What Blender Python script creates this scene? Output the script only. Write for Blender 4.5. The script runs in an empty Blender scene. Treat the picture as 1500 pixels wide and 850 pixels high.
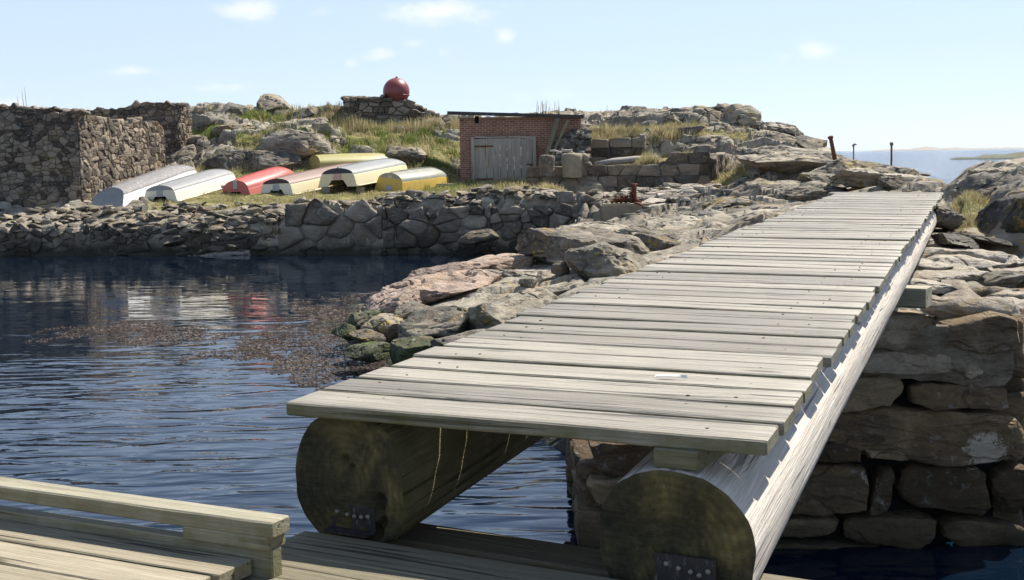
import bpy, bmesh, math, random
import numpy as np
from mathutils import Vector
rng = np.random.default_rng(7)
random.seed(7)
C = bpy.context.scene.collection
SC = bpy.context.scene

# ------------------------------------------------------------------ camera
FPX = 1883.0; PITCH = math.atan(196.5/FPX); ROLL = 0.0153; ZE = 3.3
CF = np.array([0, math.cos(PITCH), -math.sin(PITCH)])
_u0 = np.array([0, math.sin(PITCH), math.cos(PITCH)]); _r0 = np.array([1., 0, 0])
CR = math.cos(ROLL)*_r0 - math.sin(ROLL)*_u0
CU = math.sin(ROLL)*_r0 + math.cos(ROLL)*_u0
EYE = np.array([0, 0, ZE])
def ray(x, y): return CF + (x-750)/FPX*CR + (425-y)/FPX*CU
def at(x, y, D):
    d = ray(x, y); return EYE + d*(D/d[1])
def atz(x, y, z):
    d = ray(x, y); return EYE + d*((z-ZE)/d[2])
def hor(px): return 228.5 - 0.0153*(px-750)
def zat(px, y, D): return ZE - (y-hor(px))*D/FPX
cam = bpy.data.objects.new('camera', bpy.data.cameras.new('camera')); C.objects.link(cam)
from mathutils import Matrix
M = Matrix(((CR[0], CU[0], -CF[0], 0), (CR[1], CU[1], -CF[1], 0), (CR[2], CU[2], -CF[2], ZE), (0, 0, 0, 1)))
cam.matrix_world = M
cam.data.sensor_width = 36; cam.data.lens = FPX/1500*36
cam.data.clip_start = 0.05; cam.data.clip_end = 60000
SC.camera = cam

# ------------------------------------------------------------------ noise (vectorised)
def _hash(ix, iy, iz, s):
    h = (ix.astype(np.int64)*374761393 + iy.astype(np.int64)*668265263 + iz.astype(np.int64)*2147483647 + s*974634777) & 0xffffffff
    h = ((h ^ (h >> 13))*1274126177) & 0xffffffff
    h = ((h ^ (h >> 16))*2246822519) & 0xffffffff
    return ((h ^ (h >> 15)) & 0xffffff)/float(0xffffff)
def vnoise(P, s=0):
    P = np.asarray(P, float); i = np.floor(P); f = P-i; f = f*f*f*(f*(f*6-15)+10)
    r = 0
    for dx in (0, 1):
        for dy in (0, 1):
            for dz in (0, 1):
                w = (f[:, 0] if dx else 1-f[:, 0])*(f[:, 1] if dy else 1-f[:, 1])*(f[:, 2] if dz else 1-f[:, 2])
                r = r + w*_hash(i[:, 0]+dx, i[:, 1]+dy, i[:, 2]+dz, s)
    return r*2-1
def fbm(P, o=4, s=0, g=0.5):
    P = np.asarray(P, float); a = 1; t = 0; r = 0
    for k in range(o):
        r = r + a*vnoise(P*(2.03**k)+k*17.3, s+k); t += a; a *= g
    return r/t
def worley(P, s=0):
    P = np.asarray(P, float); i = np.floor(P)
    f1 = np.full(len(P), 9.); f2 = np.full(len(P), 9.); cid = np.zeros(len(P))
    for dx in (-1, 0, 1):
        for dy in (-1, 0, 1):
            for dz in (-1, 0, 1):
                c = i+np.array([dx, dy, dz])
                q = np.stack([c[:, 0]+_hash(c[:, 0], c[:, 1], c[:, 2], s), c[:, 1]+_hash(c[:, 0], c[:, 1], c[:, 2], s+1),
                              c[:, 2]+_hash(c[:, 0], c[:, 1], c[:, 2], s+2)], 1)
                d = np.sqrt(((P-q)**2).sum(1)); rid = _hash(c[:, 0], c[:, 1], c[:, 2], s+3)
                n = d < f1
                f2 = np.where(n, f1, np.minimum(f2, d)); cid = np.where(n, rid, cid); f1 = np.where(n, d, f1)
    return f1, f2, cid
def sstep(a, b, x):
    t = np.clip((x-a)/(b-a), 0, 1); return t*t*(3-2*t)

# ------------------------------------------------------------------ mesh collecting
class MB:
    """collects vertices and faces; build() links them as ONE mesh object"""
    def __init__(s): s.v = []; s.f = []; s.g = []; s.n = 0
    def add(s, V, F, G=None):
        V = np.asarray(V, float); s.v.append(V); o = s.n
        s.f.extend([tuple(int(i)+o for i in q) for q in F])
        s.g.append(np.asarray(G, float) if G is not None else V.copy()); s.n += len(V)
    def build(s, name, mat, parent=None, smooth=True, sharp=None, attrs=None):
        V = np.concatenate(s.v) if s.v else np.zeros((0, 3)); G = np.concatenate(s.g)
        off = np.array(parent_origin(parent)) if parent is not None else np.zeros(3)
        me = bpy.data.meshes.new(name); me.from_pydata((V-off).tolist(), [], s.f); me.update()
        a = me.attributes.new('gco', 'FLOAT_VECTOR', 'POINT'); a.data.foreach_set('vector', G.astype(np.float32).ravel())
        for k, x in (attrs or {}).items():
            a = me.attributes.new(k, 'FLOAT', 'POINT'); a.data.foreach_set('value', np.asarray(x, np.float32))
        if smooth: me.shade_smooth()
        if sharp:
            me.set_sharp_from_angle(angle=math.radians(sharp))
        if mat: me.materials.append(mat)
        o = bpy.data.objects.new(name, me); C.objects.link(o)
        if parent is not None: o.parent = parent
        return o
def parent_origin(p):
    o = np.zeros(3)
    while p is not None:
        o = o+np.array(p.location); p = p.parent
    return o
def tag(o, label=None, cat=None, group=None, kind=None):
    if label: o['label'] = label
    if cat: o['category'] = cat
    if group: o['group'] = group
    if kind: o['kind'] = kind
    return o
def thing(name, loc, label, cat, group=None):
    o = bpy.data.objects.new(name, None); C.objects.link(o); o.location = tuple(float(x) for x in loc)
    o.empty_display_size = 0.2
    return tag(o, label, cat, group)

def board(mb, P0, P1, side, up, w, t, ch=0.006, nseg=10, wob=0.0, seed=0, skew=0.0):
    """a sawn board whose bottom centre line runs P0 -> P1; bevelled, slightly wavy"""
    P0 = np.array(P0, float); P1 = np.array(P1, float); L = np.linalg.norm(P1-P0); ax = (P1-P0)/L
    side = np.array(side, float); side = side-ax*side.dot(ax); side /= np.linalg.norm(side)
    up = np.cross(side, ax); up = up if up[2] >= 0 or abs(up[2]) < 1e-6 else -up
    h = w/2
    prof = [(-h, ch), (-h+ch, 0), (h-ch, 0), (h, ch), (h, t-ch), (h-ch, t), (-h+ch, t), (-h, t-ch)]
    n = len(prof); V = []; G = []; F = []
    rs = np.random.default_rng(seed+1000); ro = rs.uniform(0, 50, 3)
    ts = [0.0, min(ch, L*0.1)/L]+list(np.linspace(0, 1, nseg+1)[1:-1])+[1-min(ch, L*0.1)/L, 1.0]
    tt = np.array(ts); wv = vnoise(np.stack([tt*L*1.3+ro[0], tt*0+ro[1], tt*0], 1))*wob; we = vnoise(np.stack([tt*L*9+ro[0], tt*0+ro[1], tt*0], 1))*wob*0.5
    wz = vnoise(np.stack([tt*L*0.9+ro[2], tt*0+ro[1], tt*0], 1))*wob*0.7
    for k, q in enumerate(ts):
        sc = 1-(ch/h if k in (0, len(ts)-1) else 0)
        for j, (a, b) in enumerate(prof):
            e = we[k]*(1 if a > 0 else -1)*(0.6 if j in (2, 3, 4, 5) else 1)
            V.append(P0+ax*(q*L+skew*a)+side*(a*sc+wv[k]+e)+up*((b-t/2)*(1-(1-sc)*h/t*1.2)+t/2+wz[k]))
            G.append((q*L+ro[0], a+ro[1], b+ro[2]))
    m = len(ts)
    for k in range(m-1):
        for j in range(n):
            j2 = (j+1) % n; F.append((k*n+j, k*n+j2, (k+1)*n+j2, (k+1)*n+j))
    F.append(tuple(range(n-1, -1, -1))); F.append(tuple((m-1)*n+j for j in range(n)))
    mb.add(V, F, G)
def box(mb, lo, hi, G=None):
    x0, y0, z0 = lo; x1, y1, z1 = hi
    V = [(x0, y0, z0), (x1, y0, z0), (x1, y1, z0), (x0, y1, z0), (x0, y0, z1), (x1, y0, z1), (x1, y1, z1), (x0, y1, z1)]
    mb.add(V, [(0, 3, 2, 1), (4, 5, 6, 7), (0, 1, 5, 4), (1, 2, 6, 5), (2, 3, 7, 6), (3, 0, 4, 7)], G)
def obox(mb, P, ux, uy, uz):
    P = np.array(P); ux = np.array(ux); uy = np.array(uy); uz = np.array(uz)
    V = [P, P+ux, P+ux+uy, P+uy, P+uz, P+ux+uz, P+ux+uy+uz, P+uy+uz]
    mb.add(V, [(0, 3, 2, 1), (4, 5, 6, 7), (0, 1, 5, 4), (1, 2, 6, 5), (2, 3, 7, 6), (3, 0, 4, 7)])
def tube(mb, pts, rad, n=10, cap=True):
    pts = [np.array(p, float) for p in pts]; m = len(pts); rad = rad if hasattr(rad, '__len__') else [rad]*m
    V = []; F = []
    for k, p in enumerate(pts):
        d = pts[min(k+1, m-1)]-pts[max(k-1, 0)]; d /= np.linalg.norm(d)
        a = np.cross(d, (0.3, 0.2, 0.9) if abs(d[2]) < 0.9 else (1, 0, 0)); a /= np.linalg.norm(a); b = np.cross(d, a)
        for j in range(n):
            t = 2*math.pi*j/n; V.append(p+rad[k]*(math.cos(t)*a+math.sin(t)*b))
    for k in range(m-1):
        for j in range(n):
            F.append((k*n+j, k*n+(j+1) % n, (k+1)*n+(j+1) % n, (k+1)*n+j))
    if cap: F.append(tuple(range(n-1, -1, -1))); F.append(tuple((m-1)*n+j for j in range(n)))
    mb.add(V, F)

# ---- rocks: an icosphere cut by random planes, then roughened
_ico = {}
def ico(n):
    if n not in _ico:
        bm = bmesh.new(); bmesh.ops.create_icosphere(bm, subdivisions=n, radius=1); bm.verts.ensure_lookup_table()
        _ico[n] = (np.array([v.co[:] for v in bm.verts]), [tuple(v.index for v in f.verts) for f in bm.faces]); bm.free()
    return _ico[n]
def rock(mb, c, size, seed=0, sub=3, cuts=9, rough=0.05, flat=0.0, rot=0.0, tilt=(0, 0), depth=(0.55, 0.9), strata=0.0):
    """size = half extents (x,y,z) in metres"""
    U, F = ico(sub); rs = np.random.default_rng(seed+77); V = U.copy()
    for k in range(cuts):
        n = rs.normal(size=3)
        if k % 3 == 0: n[:2] *= 0.25
        n /= np.linalg.norm(n); d = rs.uniform(*depth)
        s = V@n-d; V = V-np.outer(np.where(s > 0, s*0.93, 0), n)
    V = V/np.abs(V).max(0)
    V = V*np.array(size)
    m = float(np.mean(size)); o = rs.uniform(0, 90, 3)
    N = U/np.array(size); N /= np.linalg.norm(N, axis=1)[:, None]
    dsp = fbm(V/m*1.6+o, 4, seed)*rough*m*1.6
    f1, f2, ci = worley(V/m*np.array([1.5, 1.5, 2.6])+o+fbm(V/m*2+o, 2, seed+9)[:, None]*0.25, seed); dsp -= np.exp(-((f2-f1)/0.045)**2)*rough*m*1.5-(ci-0.5)*rough*m*1.3
    g1, g2, _ = worley(V/m*np.array([4.0, 4.0, 7.0])+o*2, seed+4); dsp -= np.exp(-((g2-g1)/0.07)**2)*rough*m*0.45
    if strata:
        q = V@np.array([0.25, 0.45, 0.86])/m*7+fbm(V/m*1.2+o, 2, seed+5)*2.2
        dsp += strata*m*(np.abs((q % 1)-0.5)*2-0.5)
    V = V+N*dsp[:, None]
    cx, sx = math.cos(tilt[0]), math.sin(tilt[0]); cy, sy = math.cos(tilt[1]), math.sin(tilt[1]); cz, sz = math.cos(rot), math.sin(rot)
    Rx = np.array([[1, 0, 0], [0, cx, -sx], [0, sx, cx]]); Ry = np.array([[cy, 0, sy], [0, 1, 0], [-sy, 0, cy]]); Rz = np.array([[cz, -sz, 0], [sz, cz, 0], [0, 0, 1]])
    V = V@(Rz@Ry@Rx).T+np.array(c)
    mb.add(V, F)

# ---- masonry: cells of a jittered lattice become stones with a worked face
def clip(poly, nx, ny, d):
    out = []; n = len(poly)
    for i in range(n):
        a, b = poly[i], poly[(i+1) % n]; da = a[0]*nx+a[1]*ny-d; db = b[0]*nx+b[1]*ny-d
        if da <= 0: out.append(a)
        if da*db < 0:
            t = da/(da-db); out.append((a[0]+(b[0]-a[0])*t, a[1]+(b[1]-a[1])*t))
    return out
def cells(pts, aniso=1.0, bounds=None):
    P = np.array(pts)*np.array([1, aniso]); res = []
    x0, y0, x1, y1 = bounds
    for i, p in enumerate(P):
        d = ((P-p)**2).sum(1); idx = np.argsort(d)[1:20]
        poly = [(x0, y0*aniso), (x1, y0*aniso), (x1, y1*aniso), (x0, y1*aniso)]
        for j in idx:
            q = P[j]; n = q-p; m = (p+q)/2; poly = clip(poly, n[0], n[1], float(m@n))
            if len(poly) < 3: break
        res.append([(a, b/aniso) for a, b in poly])
    return res
def stone(mb, poly, frame, gap=0.012, bulge=0.05, back=0.15, nper=16, prof=None, jit=0.012, seed=0, nscale=6.0, round_=1, tiltamp=0.12):
    O, U, V, N = frame; rs = np.random.default_rng(seed+5)
    P = np.array(poly); 
    if len(P) < 3: return
    c = P.mean(0)
    ext = np.ptp(P, axis=0).min()
    if ext < gap*2.2: return
    P = c+(P-c)*(1-gap*2/max(ext, 1e-3))
    for _ in range(round_):
        Q = []
        for i in range(len(P)):
            a, b = P[i], P[(i+1) % len(P)]; Q += [a*0.82+b*0.18, a*0.18+b*0.82]
        P = np.array(Q)
    E = np.roll(P, -1, 0)-P; l = np.linalg.norm(E, axis=1); cs = np.concatenate([[0], np.cumsum(l)]); tot = cs[-1]
    ne = len(P); cnt = np.maximum(1, np.floor(l/tot*nper).astype(int))   # keep every corner
    while cnt.sum() < nper: cnt[np.argmax(l/cnt)] += 1
    nper = int(cnt.sum())
    R = np.array([P[i]+E[i]*(j/cnt[i]) for i in range(ne) for j in range(cnt[i])]); tl = rs.normal(size=2)*tiltamp; b0 = bulge*rs.uniform(0.5, 1.3)
    prof = prof or [(0.0, -1), (0.0, 0.0), (0.04, 0.6), (0.14, 0.92), (0.5, 1.0)]
    VV = []; UVW = []
    for s, w in prof:
        q = R+(c-R)*s
        ww = np.full(nper, -back) if w < 0 else b0*w+((q-c)@tl)*min(w*1.5, 1)
        UVW.append(np.column_stack([q, ww]))
    UVW.append(np.array([[c[0], c[1], b0]]))
    W = np.concatenate(UVW); o = rs.uniform(0, 50, 3)
    fr = W[:, 2] > -back+1e-6
    for k in range(3):
        W[:, k] += np.where(fr, fbm(W*nscale+o+k*9, 3, 3)*jit*(2.0 if k == 2 else 1.0), 0)
    X = O+np.outer(W[:, 0], U)+np.outer(W[:, 1], V)+np.outer(W[:, 2], N)
    F = []; m = len(prof)
    for k in range(m-1):
        for j in range(nper):
            F.append((k*nper+j, k*nper+(j+1) % nper, (k+1)*nper+(j+1) % nper, (k+1)*nper+j))
    for j in range(nper): F.append(((m-1)*nper+j, (m-1)*nper+(j+1) % nper, m*nper))
    mb.add(X, F)
def lattice(w, h, sx, sy, jit=0.4, seed=0, vary=True):
    rs = np.random.default_rng(seed); pts = []; r = 0; v = -sy
    while v < h+sy:
        u = -sx+(r % 2)*sx*0.5+rs.uniform(-0.3, 0.3)*sx
        while u < w+sx:
            q = rs.random() if vary else 0.3; a, b = u+rs.uniform(-jit, jit)*sx, v+rs.uniform(-jit, jit)*sy
            if q > 0.16: pts.append((a, b))
            if q > 0.80: pts.append((a+rs.uniform(-.1, .1)*sx, b+sy*0.42))          # a small stone wedged above
            elif q > 0.66: pts.append((a+sx*0.4, b+rs.uniform(-.15, .15)*sy))
            u += sx*rs.uniform(0.7, 1.35)
        v += sy*rs.uniform(0.85, 1.15); r += 1
    return pts
def masonry(mb, A, Bp, top, base=None, sx=0.4, sy=0.3, jit=0.35, N=None, seed=0, back=0.15, bulge=0.05, gap=0.014, nper=14, aniso=1.2, jit3=0.015, backing=True, inset=0.05, tiltamp=0.12, round_=0):
    """stones over the vertical face A -> Bp (bottom corners); top(u in 0..1) -> height above A's z"""
    A = np.array(A, float); Bp = np.array(Bp, float); U = Bp-A; U[2] = 0; w = np.linalg.norm(U); U /= w; V = np.array([0, 0, 1.])
    N = np.cross(U, V) if N is None else np.array(N)
    H = max(top(k/20) for k in range(21)); pts = lattice(w, H, sx, sy, jit, seed, jit > 0.2)
    for i, cl in enumerate(cells(pts, aniso, (0, base or 0, w, H+sy))):
        if len(cl) < 3: continue
        c = np.mean(cl, axis=0); t = top(min(max(c[0]/w, 0), 1))
        if c[1] > t or c[0] < 0 or c[0] > w: continue
        stone(mb, cl, (A, U, V, N), gap, bulge, back, nper, jit=jit3, seed=seed*1000+i, tiltamp=tiltamp, round_=round_)
    if backing:
        K = 16; V_ = []; F_ = []
        for k in range(K+1):
            u = k/K; P = A+U*(0.02+(w-0.04)*u)-N*inset
            h = max(top(max(u-0.03, 0)), 0.1)-sy*0.35; h = min(h, max(top(min(u+0.03, 1)), 0.1)-sy*0.35)
            V_ += [P+V*(base or 0), P+V*max(h, 0.05), P+V*max(h, 0.05)-N*back*2, P+V*(base or 0)-N*back*2]
        for k in range(K):
            for j in range(3): F_.append((k*4+j, k*4+j+1, k*4+j+5, k*4+j+4))
        F_.append((0, 3, 2, 1)); F_.append((K*4, K*4+1, K*4+2, K*4+3))
        mb.add(V_, F_)
# ------------------------------------------------------------------ materials
class NT:
    def __init__(s, name):
        s.m = bpy.data.materials.new(name); s.m.use_nodes = True; s.t = s.m.node_tree; s.t.nodes.clear()
        s.out = s.n('ShaderNodeOutputMaterial'); s.b = s.n('ShaderNodeBsdfPrincipled'); s.l(s.b.outputs[0], s.out.inputs[0])
        s.pos = s.n('ShaderNodeNewGeometry')
    def n(s, k, **kw):
        x = s.t.nodes.new(k)
        for a, v in kw.items(): setattr(x, a, v)
        return x
    def l(s, a, b): s.t.links.new(a, b)
    def set(s, sock, v):
        if hasattr(v, 'is_linked') or isinstance(v, bpy.types.NodeSocket): s.l(v, sock)
        else: sock.default_value = v
    def vec(s, src=None, scale=(1, 1, 1), rot=(0, 0, 0)):
        m = s.n('ShaderNodeMapping'); s.l(src or s.pos.outputs['Position'], m.inputs['Vector'])
        m.inputs['Scale'].default_value = scale; m.inputs['Rotation'].default_value = rot; return m.outputs[0]
    def attr(s, name, out='Vector'):
        a = s.n('ShaderNodeAttribute'); a.attribute_name = name; return a.outputs[out]
    def noise(s, v, sc, det=6, rough=0.55, dist=0.0):
        x = s.n('ShaderNodeTexNoise'); s.l(v, x.inputs['Vector']); x.inputs['Scale'].default_value = sc; x.inputs['Detail'].default_value = det
        x.inputs['Roughness'].default_value = rough; x.inputs['Distortion'].default_value = dist; return x.outputs['Fac']
    def warp(s, v, sc, amt):
        x = s.n('ShaderNodeTexNoise'); s.l(v, x.inputs['Vector']); x.inputs['Scale'].default_value = sc; x.inputs['Detail'].default_value = 4
        m = s.n('ShaderNodeVectorMath'); m.operation = 'MULTIPLY_ADD'; s.l(x.outputs['Color'], m.inputs[0]); m.inputs[1].default_value = (amt,)*3; s.l(v, m.inputs[2])
        return m.outputs[0]
    def vor(s, v, sc, feat='DISTANCE_TO_EDGE', out='Distance'):
        x = s.n('ShaderNodeTexVoronoi'); x.feature = feat; s.l(v, x.inputs['Vector']); x.inputs['Scale'].default_value = sc; return x.outputs[out]
    def ramp(s, f, stops, interp='LINEAR'):
        r = s.n('ShaderNodeValToRGB'); r.color_ramp.interpolation = interp; e = r.color_ramp.elements
        while len(e) < len(stops): e.new(0.5)
        for k, (p, c) in enumerate(stops):
            e[k].position = p; e[k].color = (*c, 1) if hasattr(c, '__len__') else (c, c, c, 1)
        s.l(f, r.inputs[0]); return r.outputs[0]
    def mr(s, f, a, b, c=0.0, d=1.0):
        m = s.n('ShaderNodeMapRange'); m.inputs[1].default_value = a; m.inputs[2].default_value = b; m.inputs[3].default_value = c; m.inputs[4].default_value = d
        s.l(f, m.inputs[0]); return m.outputs[0]
    def mix(s, f, a, b, blend='MIX'):
        m = s.n('ShaderNodeMix'); m.data_type = 'RGBA'; m.blend_type = blend
        s.set(m.inputs[0], f)
        for i, v in ((6, a), (7, b)):
            if isinstance(v, bpy.types.NodeSocket): s.l(v, m.inputs[i])
            else: m.inputs[i].default_value = (*v, 1)
        return m.outputs[2]
    def math(s, op, a, b=0.0, c=0.0):
        m = s.n('ShaderNodeMath'); m.operation = op
        s.set(m.inputs[0], a); s.set(m.inputs[1], b); s.set(m.inputs[2], c); return m.outputs[0]
    def bump(s, h, dist=0.02, st=1.0, nrm=None):
        b = s.n('ShaderNodeBump'); b.inputs['Strength'].default_value = st; b.inputs['Distance'].default_value = dist; s.l(h, b.inputs['Height'])
        if nrm is not None: s.l(nrm, b.inputs['Normal'])
        return b.outputs[0]
    def fin(s, col=None, rough=0.8, nrm=None, spec=0.3, metal=0.0):
        if col is not None:
            if isinstance(col, bpy.types.NodeSocket): s.l(col, s.b.inputs['Base Color'])
            else: s.b.inputs['Base Color'].default_value = (*col, 1)
        s.set(s.b.inputs['Roughness'], rough); s.b.inputs['Specular IOR Level'].default_value = spec; s.b.inputs['Metallic'].default_value = metal
        if nrm is not None: s.l(nrm, s.b.inputs['Normal'])
        return s.m
def sepz(t):
    x = t.n('ShaderNodeSeparateXYZ'); t.l(t.pos.outputs['Position'], x.inputs[0]); return x.outputs[2]

def rock_mat(name, cols=((0.125, 0.108, 0.082), (0.315, 0.275, 0.21), (0.48, 0.425, 0.325)), scale=1.0, island=0.25, lichen=0.5, tide=0.22, strike=(0.5, 0.9, 0.3), green=0.0, crack=1.0, bumpd=0.03, grass=False, patch=0.45, crust=()):
    t = NT(name); P = t.pos.outputs['Position']
    big = t.noise(P, 0.55*scale, 5, 0.6); med = t.noise(P, 2.6*scale, 8, 0.65, 0.6); fine = t.noise(P, 24*scale, 5, 0.7)
    ly = t.noise(t.vec(P, (2.2*scale, 0.9*scale, 7*scale), strike), 1.0, 6, 0.6, 1.2)
    f = t.math('ADD', t.math('MULTIPLY', big, 0.45), t.math('ADD', t.math('MULTIPLY', med, 0.3), t.math('MULTIPLY', ly, 0.25)))
    if island:
        f = t.math('ADD', f, t.math('MULTIPLY', t.math('SUBTRACT', t.pos.outputs['Random Per Island'], 0.5), island))
    col = t.ramp(f, [(0.38, cols[0]), (0.5, cols[1]), (0.61, cols[2])])
    col = t.mix(t.mr(fine, 0.35, 0.7, 0.0, 0.55), col, t.mix(0.5, col, (0.05, 0.05, 0.045)))
    if patch: col = t.mix(t.mr(t.noise(t.vec(P, (0.6*scale, 0.6*scale, 1.6*scale)), 1.0, 6, 0.65, 0.8), 0.5, 0.6, 0, patch), col, (0.065, 0.064, 0.056))
    # warm iron staining
    col = t.mix(t.mr(t.noise(P, 1.3*scale, 4, 0.6, 0.5), 0.52, 0.7, 0, 0.4), col, (0.30, 0.20, 0.12))
    # pale grey crust lichen
    pl = t.mr(t.noise(P, 7*scale, 6, 0.7), 0.58, 0.68, 0, 0.6); col = t.mix(pl, col, (0.42, 0.42, 0.38))
    if lichen:
        yl = t.math('MULTIPLY', t.mr(t.noise(P, 0.9*scale, 2, 0.5), 0.56, 0.64, 0, 1), t.mr(t.noise(P, 9*scale, 5, 0.7), 0.5, 0.6, 0, 1))
        col = t.mix(t.math('MULTIPLY', yl, lichen), col, (0.42, 0.27, 0.03))
    cr = t.vor(t.vec(t.warp(P, 1.1*scale, 0.55), (0.55*scale, 1.0*scale, 1.3*scale), strike), 1.0)
    crk = t.mr(cr, 0.0, 0.035, 1, 0); crk = t.math('MULTIPLY', crk, t.mr(t.noise(P, 0.8*scale, 2), 0.45, 0.6, 0, crack))
    col = t.mix(t.math('MULTIPLY', crk, 0.75), col, (0.035, 0.032, 0.028))
    if green:
        g = t.mr(t.noise(P, 2.2, 5, 0.65), 0.5, 0.62, 0, green)
        col = t.mix(t.math('MULTIPLY', g, t.mr(sepz(t), 0.0, 0.75, 1.0, 0.0)), col, (0.10, 0.16, 0.02))
    for cx_, cy_, cz_, cr_ in crust:                                  # pale lime crust with a shape of its own
        dm = t.n('ShaderNodeVectorMath'); dm.operation = 'DISTANCE'; t.l(P, dm.inputs[0]); dm.inputs[1].default_value = (cx_, cy_, cz_)
        dd = t.math('ADD', dm.outputs['Value'], t.math('ADD', t.math('MULTIPLY', t.math('SUBTRACT', t.noise(P, 16, 7, 0.72), 0.5), 0.34), t.math('MULTIPLY', t.math('SUBTRACT', t.noise(P, 60, 3, 0.7), 0.5), 0.12)))
        col = t.mix(t.mr(dd, cr_*.8, cr_, 0.92, 0), col, (0.66, 0.56, 0.42))
    if tide:
        z = t.math('ADD', sepz(t), t.math('MULTIPLY', t.noise(P, 1.5, 4), -0.5))
        col = t.mix(t.mr(z, (tide-0.27) if tide < 0.4 else -0.35, tide, 0.92, 0.0), col, (0.022, 0.024, 0.014))
    if grass:
        ga = t.attr('grass', 'Fac')
        gc = t.ramp(t.noise(P, 1.4, 6, 0.7), [(0.3, (0.09, 0.10, 0.03)), (0.5, (0.20, 0.185, 0.06)), (0.7, (0.33, 0.27, 0.13))])
        gm = t.mr(t.math('ADD', ga, t.math('MULTIPLY', t.math('SUBTRACT', t.noise(P, 5, 5), 0.5), 0.5)), 0.4, 0.6, 0, 1)
        col = t.mix(gm, col, gc)
    h = t.math('ADD', t.math('MULTIPLY', med, 1.0), t.math('ADD', t.math('MULTIPLY', fine, 0.22), t.math('MULTIPLY', ly, 0.9)))
    h = t.math('SUBTRACT', h, t.math('MULTIPLY', crk, 1.2))
    h2 = t.noise(P, 70*scale, 3, 0.6)
    n = t.bump(h, bumpd*4.5, 1.0); n = t.bump(h2, bumpd*0.3, 0.7, n)
    return t.fin(col, 0.85, n, 0.25)

def wood_mat(name, a=(0.20, 0.175, 0.135), b=(0.47, 0.44, 0.38), green=0.0, island=0.3, bumpd=0.003, ring=False, rough=0.75, knots=True, crackamt=1.0, blotch=(0.16, 0.13, 0.07), spec=0.25):
    t = NT(name); g = t.attr('gco'); P = t.pos.outputs['Position']
    gr = t.noise(t.vec(g, (1.6, 55, 55)), 1.0, 6, 0.65, 0.4); gf = t.noise(t.vec(g, (6, 240, 240)), 1.0, 3, 0.6); bl = t.noise(t.vec(g, (1.2, 4, 4)), 1.0, 5, 0.6)
    f = t.math('ADD', t.math('MULTIPLY', gr, 0.55), t.math('ADD', t.math('MULTIPLY', gf, 0.2), t.math('MULTIPLY', bl, 0.25)))
    f = t.math('ADD', f, t.math('MULTIPLY', t.math('SUBTRACT', t.pos.outputs['Random Per Island'], 0.5), island*0.35))
    col = t.ramp(f, [(0.32, a), (0.5, tuple((x+y)/2 for x, y in zip(a, b))), (0.64, b)])
    col = t.mix(t.mr(t.noise(t.vec(g, (0.9, 9, 9)), 1.0, 5, 0.6, 0.6), 0.55, 0.72, 0, 0.5), col, blotch)
    ck = t.mr(t.noise(t.vec(g, (0.9, 34, 34)), 1.0, 3, 0.55, 0.5), 0.62, 0.67, 0, crackamt)
    col = t.mix(t.math('MULTIPLY', ck, 0.8), col, (0.03, 0.026, 0.02))
    h = t.math('SUBTRACT', t.math('ADD', gr, t.math('MULTIPLY', gf, 0.5)), t.math('MULTIPLY', ck, 1.6))
    if knots:
        k = t.vor(t.vec(g, (1.7, 6.5, 6.5)), 1.0, 'F1'); km = t.mr(k, 0.09, 0.17, 1, 0)
        sel = t.mr(t.vor(t.vec(g, (1.7, 6.5, 6.5)), 1.0, 'F1', 'Color'), 0.55, 0.57, 0, 1)
        km = t.math('MULTIPLY', km, sel); col = t.mix(t.math('MULTIPLY', km, 0.8), col, (0.07, 0.045, 0.022))
    if green:
        nz = t.n('ShaderNodeSeparateXYZ'); t.l(t.pos.outputs['Normal'], nz.inputs[0])
        side = t.mr(nz.outputs[2], 0.35, 0.8, 1.0, 0.12)
        gm = t.math('MULTIPLY', t.mr(t.noise(P, 5, 6, 0.65), 0.35, 0.65, 0.15, 1), side)
        col = t.mix(t.math('MULTIPLY', gm, green), col, (0.125, 0.115, 0.035))
    n = t.bump(h, bumpd*3, 0.9)
    return t.fin(col, rough, n, spec)

def plain_mat(name, col, var=0.2, rough=0.6, dirt=(0.1, 0.09, 0.07), da=0.4, sc=6.0, metal=0.0, bumpd=0.002, spec=0.4):
    t = NT(name); P = t.pos.outputs['Position']
    n1 = t.noise(P, sc, 6, 0.65); n2 = t.noise(t.vec(P, (1, 1, 0.3)), sc*2.5, 5, 0.7)
    c = t.mix(t.mr(n1, 0.3, 0.7, 0, var), col, tuple(x*0.55 for x in col))
    c = t.mix(t.mr(n2, 0.55, 0.72, 0, da), c, dirt)
    return t.fin(c, rough, t.bump(n2, bumpd, 0.7), spec, metal)

MAT = {}
MAT['terrain'] = rock_mat('coast_rock', scale=0.8, island=0, grass=True, lichen=0.5, bumpd=0.02, crack=1.0)
MAT['grey_rock'] = rock_mat('grey_gneiss', scale=1.0, island=0.2, lichen=0.9, bumpd=0.022, green=0.7)
MAT['dark_rock'] = rock_mat('dark_boulder', cols=((0.06, 0.055, 0.045), (0.14, 0.127, 0.103), (0.27, 0.245, 0.195)), scale=1.0, island=0.25, lichen=0.5, bumpd=0.022)
MAT['pink_rock'] = rock_mat('pink_granite', cols=((0.25, 0.18, 0.14), (0.42, 0.31, 0.24), (0.54, 0.42, 0.33)), scale=1.0, island=0.1, lichen=0.5, bumpd=0.02, green=0.9)
MAT['weedy_rock'] = rock_mat('weedy_rock', cols=((0.04, 0.045, 0.03), (0.09, 0.10, 0.05), (0.17, 0.17, 0.10)), scale=1.3, island=0.15, lichen=0.2, green=1.0, bumpd=0.02)
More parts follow.
